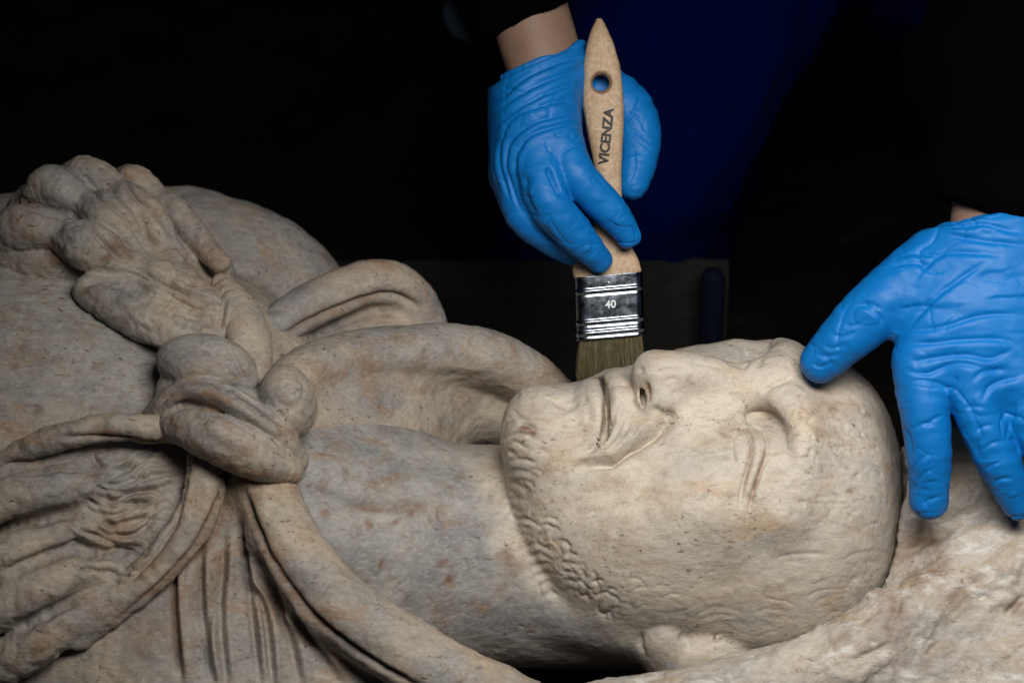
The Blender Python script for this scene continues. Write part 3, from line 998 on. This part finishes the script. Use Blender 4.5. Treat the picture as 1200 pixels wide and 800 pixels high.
def carve_paw2(R, A):
    st = R.stroke
    st([(222, 516), (216, 556), (204, 610), (180, 650), (150, 682)], 3.6, -8, 0.1)
    st([(262, 540), (256, 590), (220, 650), (170, 700), (120, 740)], 4, -6)
    st([(60, 512), (120, 514), (180, 520), (216, 516)], 4, -6)
    for q in ([(0, 545), (40, 548), (90, 546), (130, 552)], [(0, 618), (50, 606), (96, 600)], [(0, 672), (40, 656), (90, 640), (110, 648)], [(10, 740), (60, 716), (100, 700)]):
        st(q, 6, -9, 0.2)
    # wavy fur
    R.fan([(90, 530), (130, 548), (170, 530), (212, 530)], [(100, 600), (140, 630), (170, 622), (200, 606)], 15, 2.8, -8.0, 1.6, 6.0, 0.25)
    R.fan([(70, 610), (110, 632), (150, 640), (180, 640)], [(80, 660), (110, 668), (140, 680), (160, 674)], 9, 2.8, -5.5, 1.6, 5.0, 0.25)
    R.fan([(90, 530), (130, 548), (170, 530), (212, 530)], [(100, 600), (140, 630), (170, 622), (200, 606)], 7, 5.0, 3.0, 2.0, 6.0, 0.25)
    for i in range(16):
        x = random.uniform(0, 110); y = random.uniform(560, 770)
        st([(x, y), (x + random.uniform(-16, 16), y + random.uniform(-6, 6))], 5, random.uniform(-3, 3))
    for q in ([(110, 500), (150, 514), (210, 524)], [(150, 684), (190, 650), (212, 604)], [(150, 712), (200, 676), (240, 624), (262, 570)]):
        rust(R, A, q, 6, 0.6)
    for i in range(10):
        x = random.uniform(40, 190); y = random.uniform(530, 720)
        rust(R, A, [(x, y), (x + 16, y + 5)], 10, random.uniform(.15, .4))
    R.disp += 2.4 * fbm(R.V, 30, 3, 71)
build('lower_paw', paw2, *box_px(-70, 290, 480, 815, -60, 150), 2.2, M_cloak, statue, carve_paw2, 1.1, 12, 23, grey=0.2)

# broken, unworked marble behind the head
rock = Shape()
rock.add(ell(P(1260, 900, -150), (330, 380, 230), rot_axes(-20)), 10)
rock.add(tube([(690, 850, 10, 48), (790, 830, 25, 46), (900, 812, 34, 46), (980, 782, 30, 44), (1040, 742, 15, 42), (1100, 705, 0, 46), (1190, 650, -10, 40)]), 50)
rock.add(ell(P(960, 880, -30), (320, 130, 90), rot_axes(22)), 50)
rock.add(ell(P(1120, 640, -90), (130, 150, 90), rot_axes(-30)), 30)
rock.sub(Prim(lambda X: head(X) - 4.0, *box_px(640, 1085, 375, 830, -420, 120)), 5)
def carve_rock(R, A):
    V = R.V
    warp = V + 18 * np.stack([fbm(V, 60, 2, 101), fbm(V, 60, 2, 102), fbm(V, 60, 2, 103)], 1)
    # strain along the break: stretched towards upper right
    c, s = math.cos(math.radians(38)), math.sin(math.radians(38))
    U = np.stack([(warp[:, 0] * c + warp[:, 1] * s) * 0.45, -warp[:, 0] * s + warp[:, 1] * c, warp[:, 2]], 1)
    rid = 1 - np.abs(fbm(U, 70, 4, 81, 0.5))
    rid2 = 1 - np.abs(fbm(U * 1.1, 26, 3, 87, 0.55))
    cell = np.floor((noise(U, 48, 88) + 1) * 4) / 4.0            # stepped fracture faces
    R.disp += 6 * (rid - 0.6) + 1.6 * (rid2 - 0.6) + 3.5 * (cell - 1) + 1.1 * fbm(V, 12, 3, 83, 0.62)
    st = R.stroke
    st([(1180, 722), (1192, 708), (1205, 696)], 4, -8)
    st([(1000, 700), (1020, 684), (1046, 688), (1056, 670)], 5, -9)
    st([(1010, 706), (1040, 690), (1052, 684)], 10, 8)
    st([(1040, 740), (1050, 715), (1056, 690)], 5, -6)
    st([(990, 775), (1020, 766), (1046, 750)], 4, -6)
    st([(1080, 660), (1110, 640), (1150, 622), (1185, 600)], 14, 8)
    st([(1060, 640), (1090, 620), (1140, 600), (1180, 585)], 15, -17)
    st([(1058, 650), (1085, 634), (1120, 618)], 4, -8)
    for i in range(60):
        x = random.uniform(760, 1195); y = random.uniform(620, 795); L = random.uniform(8, 26)
        a = math.radians(-38 + random.uniform(-25, 25))
        st([(x, y), (x + L * math.cos(a), y + L * math.sin(a))], random.uniform(1.8, 3.6), random.uniform(-3.5, 2))
    for q in ([(1030, 670), (1060, 645), (1090, 625)], [(1040, 690), (1050, 720), (1035, 750)], [(1060, 660), (1085, 690)], [(1182, 720), (1200, 700)], [(1080, 620), (1100, 650), (1090, 680)]):
        rust(R, A, q, 12, 0.55)
    for i in range(26):
        x = random.uniform(860, 1200); y = random.uniform(650, 800)
        rust(R, A, [(x, y), (x + random.uniform(5, 30), y - random.uniform(0, 20))], random.uniform(4, 10), random.uniform(.15, .45))
build('broken_block', rock, *box_px(660, 1300, 480, 870, -330, 160), 2.6, M_rock, statue, carve_rock, 0.0, 12, 29)
#SECTION3
# ------------------------------------------------------------------ flat varnish brush
HB = -92.0
KB = (D - HB) / D
brush = empty('paint_brush', tuple(to_world(P(711, 440, HB))[0]), 'flat paint brush with pale wooden handle and steel ferrule held in a blue glove', 'brush')
ts = np.array([22, 34, 52, 75, 100, 125, 150, 175, 200, 225, 250, 270, 290, 305, 316, 332], float)
hw = np.array([3, 9, 16, 21, 23.5, 24, 22, 18.5, 15.5, 14.5, 16, 20, 28, 37, 40.5, 38], float)
cx = np.array([702, 702.5, 703.5, 705, 706, 707, 709, 711, 713, 714, 714, 713.5, 712.5, 711.5, 711, 712], float)
th = np.array([3, 7, 10, 11.5, 12, 12, 12, 12, 11.5, 11, 11, 11.5, 12, 13, 13.5, 13], float)
def handle_fn(X):
    py = 400 - X[:, 1] / KB
    hwp = np.interp(py, ts, hw) * KB; c = (np.interp(py, ts, cx) - 600) * KB; t = np.interp(py, ts, th)
    u = np.abs(X[:, 0] - c) / hwp; v = np.abs(X[:, 2] - HB) / t
    k0 = (u ** 2.6 + v ** 2.6) ** (1 / 2.6) + 1e-6
    d = (k0 - 1) * np.minimum(hwp, t) * 0.95
    end = np.maximum((22 - py), (py - 330)) * KB
    return np.maximum(d, end).astype(F)
hs = Shape()
hs.add(Prim(handle_fn, P(660, 15, HB - 20), P(770, 340, HB + 20)), 0)
hs.ops[0][1].lo, hs.ops[0][1].hi = np.minimum(hs.ops[0][1].lo, hs.ops[0][1].hi), np.maximum(hs.ops[0][1].lo, hs.ops[0][1].hi)
hc = P(704, 98, HB)
def hole_fn(X):
    r = np.sqrt((X[:, 0] - hc[0]) ** 2 + (X[:, 1] - hc[1]) ** 2)
    z = np.abs(X[:, 2] - HB)
    return (r - (10.0 + np.maximum(z - 7, 0) * 0.75)).astype(F)
hs.sub(Prim(hole_fn, hc - 26, hc + 26), 2)
def carve_handle(R, A):
    V = R.V
    py = R.py
    edge = np.abs((V[:, 0] / KB + 600) - np.interp(py, ts, cx)) / np.interp(py, ts, hw)
    A['rust'][:] = 0.45 * np.clip((edge - 0.72) * 3, 0, 1) * (0.5 + 0.5 * fbm(V, 20, 3, 4)) * (py < 170)
    r = np.sqrt((V[:, 0] - hc[0]) ** 2 + (V[:, 1] - hc[1]) ** 2)
    A['rust'] = np.maximum(A['rust'], 0.75 * np.clip((15.5 - r) / 3, 0, 1))
    A['rust'] = np.maximum(A['rust'], 0.5 * np.clip((60 - py) / 40, 0, 1))
    R.disp += 0.35 * fbm(V * np.array([1, .15, 1]), 5, 3, 6)
build('handle', hs, *box_px(655, 770, 12, 338, HB - 24, HB + 24), 1.25, M_wood, brush, carve_handle)

# lettering on the handle
def text_mesh(txt, name, size, place, mat, parent, bold=0.0, ext=0.15):
    cu = bpy.data.curves.new(name, 'FONT')
    cu.body = txt; cu.size = size; cu.extrude = ext; cu.offset = bold; cu.align_x = 'CENTER'; cu.align_y = 'CENTER'; cu.resolution_u = 6
    tmp = bpy.data.objects.new(name, cu); COL.objects.link(tmp)
    dg = bpy.context.evaluated_depsgraph_get(); dg.update()
    me = bpy.data.meshes.new_from_object(tmp.evaluated_get(dg))
    bpy.data.objects.remove(tmp)
    V = np.zeros(len(me.vertices) * 3, F); me.vertices.foreach_get('co', V)
    V = place(V.reshape(-1, 3).astype(float))
    me.vertices.foreach_set('co', to_world(V).astype(F).ravel()); me.update()
    o = bpy.data.objects.new(name, me); COL.objects.link(o)
    me.materials.clear(); me.materials.append(mat)
    o.parent = parent; o.matrix_parent_inverse = Matrix.Translation(parent.location).inverted()
    return o
c0 = P(711, 160, HB + 12.1)
def place_text(V):
    a = math.radians(84)
    x = V[:, 0] * math.cos(a) - V[:, 1] * math.sin(a); y = V[:, 0] * math.sin(a) + V[:, 1] * math.cos(a)
    # follow the gently rounded face of the handle
    py = 400 - (c0[1] + y) / KB
    u = np.abs((c0[0] + x) - (np.interp(py, ts, cx) - 600) * KB) / (np.interp(py, ts, hw) * KB)
    z = np.interp(py, ts, th) * np.maximum(1 - u ** 2.6, 0) ** (1 / 2.6)
    return np.stack([c0[0] + x, c0[1] + y, HB + z + 1.5 + V[:, 2]], 1)
text_mesh('VICENZA', 'lettering', 16.2, place_text, M_print, brush, 0.55)

# ferrule: folded steel with pressed beads
TILT = math.radians(5)
def fr(u, v, zz):
    """u across, v down, from the top middle of the ferrule"""
    c = P(713, 324, HB)
    return c + np.array([u * math.cos(TILT) + v * math.sin(TILT) * 0.35, u * math.sin(TILT) - v, zz])
vs = np.linspace(-2, 74, 96)
prof = np.zeros_like(vs)
for b0 in (16, 53, 66):
    prof += 1.5 * np.exp(-((vs - b0) / 1.8) ** 2) - 0.45 * np.exp(-((vs - b0 - 4.0) / 1.4) ** 2)
na = 72
fV, fQ = [], []
for ring, (v, pf) in enumerate(zip(vs, prof)):
    for i in range(na):
        a = 2 * math.pi * i / na
        ex = 0.28
        u = math.copysign(abs(math.cos(a)) ** ex, math.cos(a)) * (40 + pf * 0.6)
        z = math.copysign(abs(math.sin(a)) ** 0.5, math.sin(a)) * (15.5 + pf)
        if abs(u) > 33 and pf > 0: z -= 0
        fV.append(fr(u, v, z))
for r in range(len(vs) - 1):
    for i in range(na):
        j = (i + 1) % na
        fQ.append((r * na + i, r * na + na * 1 + i, (r + 1) * na + j, r * na + j))
fV = np.array(fV)
inner = len(fV)
ferr = link_mesh('ferrule', fV, np.array(fQ), M_steel, brush)
sol = ferr.modifiers.new('thickness', 'SOLIDIFY'); sol.thickness = 0.0006; sol.offset = -1
def dome(c, r, hgt):
    V, Q = [], []
    for k in range(5):
        a = k / 4 * math.pi / 2
        for i in range(14):
            b_ = 2 * math.pi * i / 14
            V.append(c + np.array([r * math.cos(a) * math.cos(b_), r * math.cos(a) * math.sin(b_), hgt * math.sin(a)]))
    for k in range(4):
        for i in range(14):
            j = (i + 1) % 14
            Q.append((k * 14 + i, k * 14 + j, (k + 1) * 14 + j, (k + 1) * 14 + i))
    return np.array(V), np.array(Q)
V_, Q_ = dome(fr(-1, 7.5, 15.3), 3.0, 1.8)
link_mesh('rivet', V_, Q_, M_steel, brush)
cn = fr(1, 34, 15.6)
text_mesh('40', 'size_mark', 13.0, lambda V: np.stack([cn[0] + V[:, 0] * .9998, cn[1] + V[:, 1] + V[:, 0] * .09, cn[2] + V[:, 2]], 1), M_mark, brush, 0.25, 1.2)

# bristles
bV, bQ = [], []
nb_ = 2600
for i in range(nb_):
    u = random.uniform(-37, 37); z = random.uniform(-12, 12)
    L = 54 + random.uniform(-7, 4) - (8 if random.random() < .1 else 0)
    fl = 1.06 + 0.02 * random.random()
    p0 = fr(u, 68, z)
    p2 = fr(u * fl + random.gauss(0, 1.8) - 1, 68 + L, z * 0.75 + random.uniform(-1.5, 1.5) + 4)
    p1 = (p0 + p2) / 2 + np.array([random.uniform(-.8, .8), 0, random.uniform(-.8, .8)])
    r0 = 0.62; s0 = len(bV)
    for p, r in ((p0, r0), (p1, r0 * .9), (p2, r0 * .4)):
        for k in range(3):
            a = k * 2.094 + i
            bV.append(p + np.array([r * math.cos(a), 0, r * math.sin(a)]))
    for t in range(2):
        for k in range(3):
            j = (k + 1) % 3
            bQ.append((s0 + t * 3 + k, s0 + t * 3 + j, s0 + t * 3 + 3 + j, s0 + t * 3 + 3 + k))
br = link_mesh('bristles', np.array(bV), np.array(bQ), M_bristle, brush)
br['kind'] = 'stuff'

# ------------------------------------------------------------------ the conservator
person = empty('person', tuple(to_world(P(800, 300, -800))[0] * np.array([1, 1, 0])),
               'person in black top, blue trousers and blue gloves working behind the statue', 'person')

# right hand holding the brush
rh = Shape()
W1 = P(640, 66, -118)
rh.add(tube([(612, -5, -135, 50), (628, 42, -125, 52), (640, 80, -116, 54)], ((0.3, 0.1, 1), 0.72)), 10)
mc = 26
rh.add(tube([(648, 82, -112, 34), (648, 125, -84, 31), (656, 172, -54, 28)]), mc)
rh.add(tube([(634, 85, -104, 38), (632, 140, -64, 33), (630, 192, -46, 30)]), mc)
rh.add(tube([(622, 92, -112, 38), (612, 145, -80, 34), (606, 200, -68, 29)]), mc)
rh.add(tube([(614, 100, -125, 36), (602, 150, -112, 30), (600, 205, -108, 26)]), mc)
rh.add(ell(P(640, 150, -115), (44, 60, 34)), 20)
rh.add(tube([(657, 170, -54, 27), (676, 207, -38, 24), (714, 246, -50, 20.5), (736, 277, -62, 14.5)]), 5)        # index
rh.add(tube([(632, 190, -44, 30), (642, 236, -22, 25.5), (674, 274, -38, 22), (703, 304, -64, 15)]), 5)        # middle
rh.add(tube([(606, 200, -68, 28), (616, 250, -54, 24), (650, 282, -76, 20), (684, 300, -108, 15)]), 8)       # ring
rh.add(tube([(600, 205, -108, 25), (612, 250, -104, 21), (640, 276, -124, 18), (664, 288, -146, 13)]), 8)    # little
rh.add(tube([(668, 88, -142, 32), (712, 112, -150, 34), (742, 140, -142, 30), (747, 180, -132, 26), (741, 216, -122, 19)]), 12)   # thumb
rh.cut(halfspace(P(636, 76, -110), [-0.40, 0.92, 0.0]), 3)
def cuff_ring(c, ax, ru, rz, r):
    ax = np.array(ax); ax /= np.linalg.norm(ax)
    u = np.array([ax[1], -ax[0], 0])
    out = []
    for i in range(17):
        b_ = 2 * math.pi * i / 16
        w_ = 2.0 * math.sin(3 * b_ + 1) + 1.5 * math.sin(5 * b_)
        p = c + u * ru * math.cos(b_) + np.array([0, 0, 1.0]) * rz * math.sin(b_) + ax * w_
        out.append([p[0], p[1], p[2], r])
    return tube_xyz(out, None, 2)
rh.add(cuff_ring(P(636, 75, -117), (-0.40, 0.92, 0), 54, 39, 4.2), 3)
def carve_rh(R, A):
    st = R.stroke
    # folds round the wrist and thrown over the back of the hand
    for q in ([(582, 118), (615, 92), (655, 74), (688, 68)], [(578, 132), (620, 104), (660, 88), (686, 84)], [(577, 150), (615, 122), (655, 104), (684, 98)],
              [(586, 172), (600, 140), (640, 122), (684, 114)], [(592, 210), (596, 170), (622, 146), (660, 134), (684, 130)], [(600, 190), (620, 160), (660, 146), (686, 146)]):
        st(q, 2.6, -3.0, 0.2)
        st([(x + 1, y + 6) for x, y in q], 5.0, 2.0, 0.2)
    for q in ([(578, 170), (577, 200), (588, 232)], [(586, 160), (586, 195), (598, 235)], [(597, 165), (594, 195), (602, 225), (612, 250)], [(606, 180), (604, 205), (612, 230)]):
        st(q, 2.2, -2.6, 0.2)
        st([(x + 5, y) for x, y in q], 4.0, 1.6, 0.2)
    st([(641, 194), (650, 212), (659, 230)], 3.2, -7.5, 0.15)        # between index and middle
    st([(613, 206), (616, 232), (628, 258)], 4, -5)
    for q in ([(690, 200), (700, 198), (712, 210)], [(676, 190), (690, 186), (702, 192)], [(694, 196), (699, 202)], [(655, 232), (664, 229), (674, 232)],
              [(700, 292), (692, 300), (686, 312)], [(676, 292), (695, 286), (712, 288)], [(728, 254), (738, 252)], [(610, 240), (626, 268), (650, 290)], [(640, 250), (655, 275), (672, 292)],
              [(655, 182), (670, 172), (690, 172)], [(650, 160), (668, 152), (690, 156)], [(735, 130), (750, 140), (758, 156)], [(738, 160), (752, 168), (764, 178)], [(742, 176), (744, 196), (738, 214)], [(735, 150), (745, 155), (768, 170)]):
        st(q, 1.9, -1.8, 0.3)
        st([(x + 2, y + 5) for x, y in q], 4.0, 0.3, 0.3)
    V = R.V
    R.disp += 0.9 * fbm(V * np.array([0.5, 1.4, 0.8]), 26, 3, 91)
    R.disp += creases(V, 34, (0.55, 1.3, 0.8), 2.4, 0.055, 301) + creases(V, 17, (0.8, 1.3, 0.9), 1.0, 0.08, 331)
    g = (R.py < 110)
    R.disp += 1.4 * g * np.sin(R.py / 3.6 + R.px / 9.0 + 2 * noise(V, 30, 5)) * np.clip((115 - R.py) / 40, 0, 1)
g1 = build('glove', rh, *box_px(555, 790, 30, 340, -215, 25), 1.6, M_glove, person, carve_rh)
g1['label'] = 'blue nitrile glove gripping the brush'

# left hand spread on the head
lh = Shape()
lh.add(tube([(1175, 180, 10, 62), (1168, 225, 22, 62), (1162, 270, 36, 62)], ((0, 0.3, 1), 0.7)), 10)
for q in ([(1130, 285, 42, 48), (1100, 360, 62, 42), (1080, 436, 74, 32)], [(1155, 285, 46, 50), (1140, 365, 72, 42), (1138, 446, 84, 32)],
          [(1185, 285, 44, 50), (1188, 365, 68, 42), (1192, 448, 80, 32)], [(1205, 290, 36, 46), (1228, 365, 54, 38), (1242, 445, 62, 29)]):
    lh.add(tube(q), 34)
lh.add(tube([(1078, 425, 74, 33), (1082, 470, 78, 29), (1089, 530, 70, 26.5), (1089, 586, 52, 23)]), 8)
lh.add(tube([(1136, 440, 84, 33), (1148, 486, 86, 28), (1170, 540, 74, 26), (1192, 588, 54, 20.5)]), 8)
lh.add(tube([(1192, 440, 80, 31), (1206, 486, 80, 28), (1232, 538, 68, 26), (1250, 578, 52, 20)]), 8)
lh.add(tube([(1242, 436, 62, 28), (1260, 470, 62, 25), (1284, 510, 52, 22), (1300, 540, 40, 17)]), 8)
lh.add(tube([(1130, 285, 40, 40), (1085, 318, 48, 42), (1038, 352, 52, 37), (996, 392, 46, 32), (962, 424, 34, 25)]), 18)
lh.add(ell(P(1080, 370, 52), (38, 34, 22)), 16)
lh.cut(halfspace(P(1160, 252, 30), [-0.22, 0.95, 0.0]), 3)
lh.add(cuff_ring(P(1163, 254, 32), (-0.22, 0.95, 0), 63, 44, 4.5), 3)
def carve_lh(R, A):
    st = R.stroke
    big = [[(1060, 392), (1085, 360), (1120, 330), (1160, 305)], [(1070, 330), (1100, 300), (1130, 296), (1165, 300)], [(1050, 388), (1100, 384), (1150, 370), (1200, 368)],
           [(1060, 425), (1090, 420), (1130, 416), (1160, 420), (1190, 408)], [(1056, 432), (1085, 438), (1120, 426), (1160, 432)], [(1052, 402), (1090, 402), (1130, 398), (1175, 398), (1200, 408)],
           [(1085, 260), (1110, 266), (1150, 262), (1200, 276)], [(1095, 250), (1108, 258), (1130, 266), (1160, 262)], [(1100, 272), (1140, 280), (1200, 288)],
           [(1050, 300), (1075, 296), (1100, 300)], [(1042, 312), (1070, 308), (1090, 312)], [(1010, 352), (1020, 362), (1032, 372), (1032, 384)], [(1000, 360), (1018, 356), (1034, 364)],
           [(1150, 470), (1165, 450), (1200, 440)], [(1110, 462), (1118, 450), (1122, 440)], [(1066, 446), (1085, 446), (1105, 452), (1114, 466)], [(1140, 446), (1152, 436), (1180, 432)],
           [(1190, 470), (1184, 500), (1180, 520)]]
    for q in big:
        st(q, 2.8, -2.8, 0.25)
        st([(x + 1, y + 7) for x, y in q], 6.0, 1.1, 0.25)
    small = [[(960, 402), (975, 408), (990, 404)], [(950, 412), (968, 418), (985, 414)], [(948, 424), (962, 430), (976, 424)], [(972, 392), (990, 394), (1006, 386)], [(985, 378), (1000, 382), (1016, 374)],
             [(1068, 505), (1082, 496), (1098, 498)], [(1068, 560), (1078, 540), (1090, 530)], [(1072, 575), (1082, 556), (1094, 548)], [(1080, 590), (1095, 584), (1108, 580)], [(1080, 500), (1096, 490), (1108, 486)],
             [(1140, 510), (1152, 500), (1168, 498)], [(1150, 530), (1162, 520), (1180, 516)], [(1152, 552), (1164, 544), (1176, 540)], [(1160, 572), (1172, 562), (1188, 560)], [(1128, 480), (1140, 476), (1156, 478)]]
    for q in small:
        st(q, 2.0, -2.0, 0.3)
        st([(x + 1, y + 5) for x, y in q], 4.0, 0.3, 0.3)
    V = R.V
    R.disp += 1.1 * fbm(V * np.array([0.45, 1.3, 0.8]), 30, 3, 95)
    R.disp += creases(V, 40, (0.5, 1.3, 0.8), 2.8, 0.055, 311) + creases(V, 19, (0.7, 1.3, 0.9), 1.2, 0.08, 341)
    R.disp += 1.5 * np.sin(R.py / 4.2 + R.px / 22.0 + 2 * noise(V, 40, 6)) * np.clip((290 - R.py) / 40, 0, 1)
g2 = build('glove', lh, *box_px(920, 1330, 225, 625, -60, 150), 1.9, M_glove, person, carve_lh)
g2['label'] = 'blue nitrile glove spread over the crown of the stone head'

# body under the clothes: arms, trunk, legs in one surface
def arm_r(g): return [(700, -560, -700, 92 + g), (560, -330, -420, 72 + g), (560, -180, -260, 62 + g), (600, -50, -150, 50 + g), (640, 80, -118, 46 + g)]
def arm_l(g): return [(1060, -560, -700, 92 + g), (1230, -330, -420, 74 + g), (1220, -120, -190, 66 + g), (1185, 120, -20, 58 + g), (1164, 268, 32, 52 + g)]
bodyp = Shape()
bodyp.add(tube(arm_r(0), ((0.3, 0.1, 1), 0.85)), 10)
bodyp.add(tube(arm_l(0), ((0.3, 0.1, 1), 0.85)), 10)
bodyp.add(tube([(700, -560, -700, 100), (880, -600, -720, 130), (1060, -560, -700, 100)]), 40)
bodyp.add(tube([(880, -560, -740, 180), (900, -300, -900, 180), (925, -200, -1010, 150)]), 60)
bodyp.add(tube([(925, -170, -1040, 120), (810, 20, -820, 110), (700, 270, -910, 90)]), 40)
bodyp.add(tube([(985, -200, -1060, 110), (1250, 0, -960, 90), (1430, 240, -950, 80)]), 40)
build('body', bodyp, *box_px(420, 1560, -760, 420, -1330, 110), 12.0, M_skin, person)

jack = Shape()
jack.add(tube([(700, -560, -700, 116), (545, -330, -420, 100), (545, -180, -260, 92), (584, -60, -160, 78), (610, 6, -138, 66)]), 10)
jack.add(tube([(1060, -560, -700, 120), (1240, -330, -420, 112), (1225, -120, -190, 108), (1186, 60, -40, 100), (1172, 190, 6, 86), (1168, 262, 26, 80)]), 10)
jack.add(tube([(1090, 70, -90, 40), (1120, 100, -60, 60), (1160, 110, -40, 70)]), 30)
jack.add(tube([(700, -560, -700, 125), (880, -600, -720, 160), (1060, -560, -700, 125)]), 40)
jack.add(tube([(880, -560, -740, 205), (900, -300, -900, 212), (925, -170, -1010, 214)]), 60)
def rcut(X):
    d = (X - np.asarray(P(621, 26, -138), F)) @ (np.array([0.46, -0.887, 0.0], F))
    return np.where(X[:, 0] > 300, -200, d).astype(F)
jack.cut(Prim(rcut, [-1e5] * 3, [1e5] * 3), 4)
def carve_j(R, A):
    R.disp += 6 * fbm(R.V, 70, 3, 201)
jack_cut2 = halfspace(P(1166, 238, 22), [-0.45, -0.9, 0.0])
# the left cuff plane must only trim the left sleeve
def lcut(X):
    d = (X - np.asarray(P(1150, 246, 22), F)) @ (np.array([-0.34, -0.94, 0.0], F))
    far_ = np.abs(X[:, 0] - P(1166, 240, 22)[0]) > 260
    return np.where(far_, -200, d).astype(F)
jack.cut(Prim(lcut, [-1e5] * 3, [1e5] * 3), 4)
build('jacket', jack, *box_px(400, 1400, -790, 300, -1330, 130), 11.0, M_black, person, carve_j)
cuffV = Shape()
cuffV.add(ell(P(545, 22, -190), (26, 32, 14), rot_axes(35)), 2)
build('cuff_strap', cuffV, *box_px(500, 590, -30, 70, -240, -150), 3.0, M_grey, person)

tr = Shape()
tr.add(tube([(925, -170, -1040, 190), (820, 10, -800, 150), (700, 270, -900, 128), (690, 330, -980, 110)]), 20)
tr.add(tube([(985, -200, -1060, 190), (1250, 0, -960, 150), (1430, 240, -950, 125)]), 40)
tr.add(tube([(700, 290, -930, 110), (760, 310, -1150, 90), (820, 200, -1350, 70)]), 40)
def carve_t(R, A):
    R.disp += 9 * fbm(R.V * np.array([1, .5, 1]), 80, 3, 211)
    R.stroke([(760, 40), (730, 120), (690, 200)], 14, 8); R.stroke([(840, 60), (800, 160), (760, 240)], 14, -9)
build('trousers', tr, *box_px(440, 1580, -420, 480, -1480, -560), 12.0, M_blue, person, carve_t)

# ------------------------------------------------------------------ things lying behind the statue
def beam():
    # an old sleeper on the ground: worn box with rounded arrises, split end
    L0, L1 = -0.55, 0.15
    y0 = to_world(P(600, 322, -600))[0]
    top, yf, dep = y0[2], y0[1], 0.03
    V, Q = [], []
    nx = 60
    sec = [(0.0, 0.0), (0.0, top * .45), (0.001, top * .9), (0.006, top), (dep * .5, top + .001), (dep - .012, top), (dep, top * .85), (dep, 0.0)]
    for i in range(nx + 1):
        x = L0 + (L1 - L0) * i / nx
        for k, (yy, zz) in enumerate(sec):
            V.append((x, yf + yy + random.uniform(-.0025, .0025), max(0, zz) - 0.02 + 0.02 * (zz > 0) + random.uniform(-.002, .002)))
    n_ = len(sec)
    for i in range(nx):
        for k in range(n_):
            j = (k + 1) % n_
            Q.append((i * n_ + k, (i + 1) * n_ + k, (i + 1) * n_ + j, i * n_ + j))
    for base, rev in ((0, 0), (nx * n_, 1)):
        c = len(V); V.append(tuple(np.mean([V[base + k] for k in range(n_)], 0)))
        for k in range(0, n_):
            j = (k + 1) % n_
            f = (base + k, base + j, c, c)
            Q.append(f)
    me = bpy.data.meshes.new('timber_beam')
    me.from_pydata([tuple(v) for v in V], [], [tuple(dict.fromkeys(q)) for q in Q]); me.validate()
    o = bpy.data.objects.new('timber_beam', me); COL.objects.link(o); me.materials.append(M_timber)
    o['label'] = 'dark timber beam on the ground behind the statue'; o['category'] = 'beam'
beam()

def stake():
    b0 = to_world(P(836, 318, -560))[0]
    V, Q = [], []
    prof_ = [(0.0, 0.0085), (0.02, 0.0085), (b0[2] - 0.004, 0.0085), (b0[2], 0.0065), (b0[2] + 0.001, 0.0)]
    for z, r in prof_:
        for i in range(12):
            a = i * math.pi / 6
            V.append((b0[0] + r * math.cos(a), b0[1] + r * math.sin(a), z - 0.02 if z == 0 else z))
    for k in range(len(prof_) - 1):
        for i in range(12):
            j = (i + 1) % 12
            Q.append((k * 12 + i, k * 12 + j, (k + 1) * 12 + j, (k + 1) * 12 + i))
    o = link_mesh('iron_stake', np.array(V), np.array(Q), M_iron, world=True)
    o['label'] = 'thin dark blue iron stake upright in the ground behind the head'; o['category'] = 'stake'
stake()
print('done %.1f s' % (time.time() - T0))
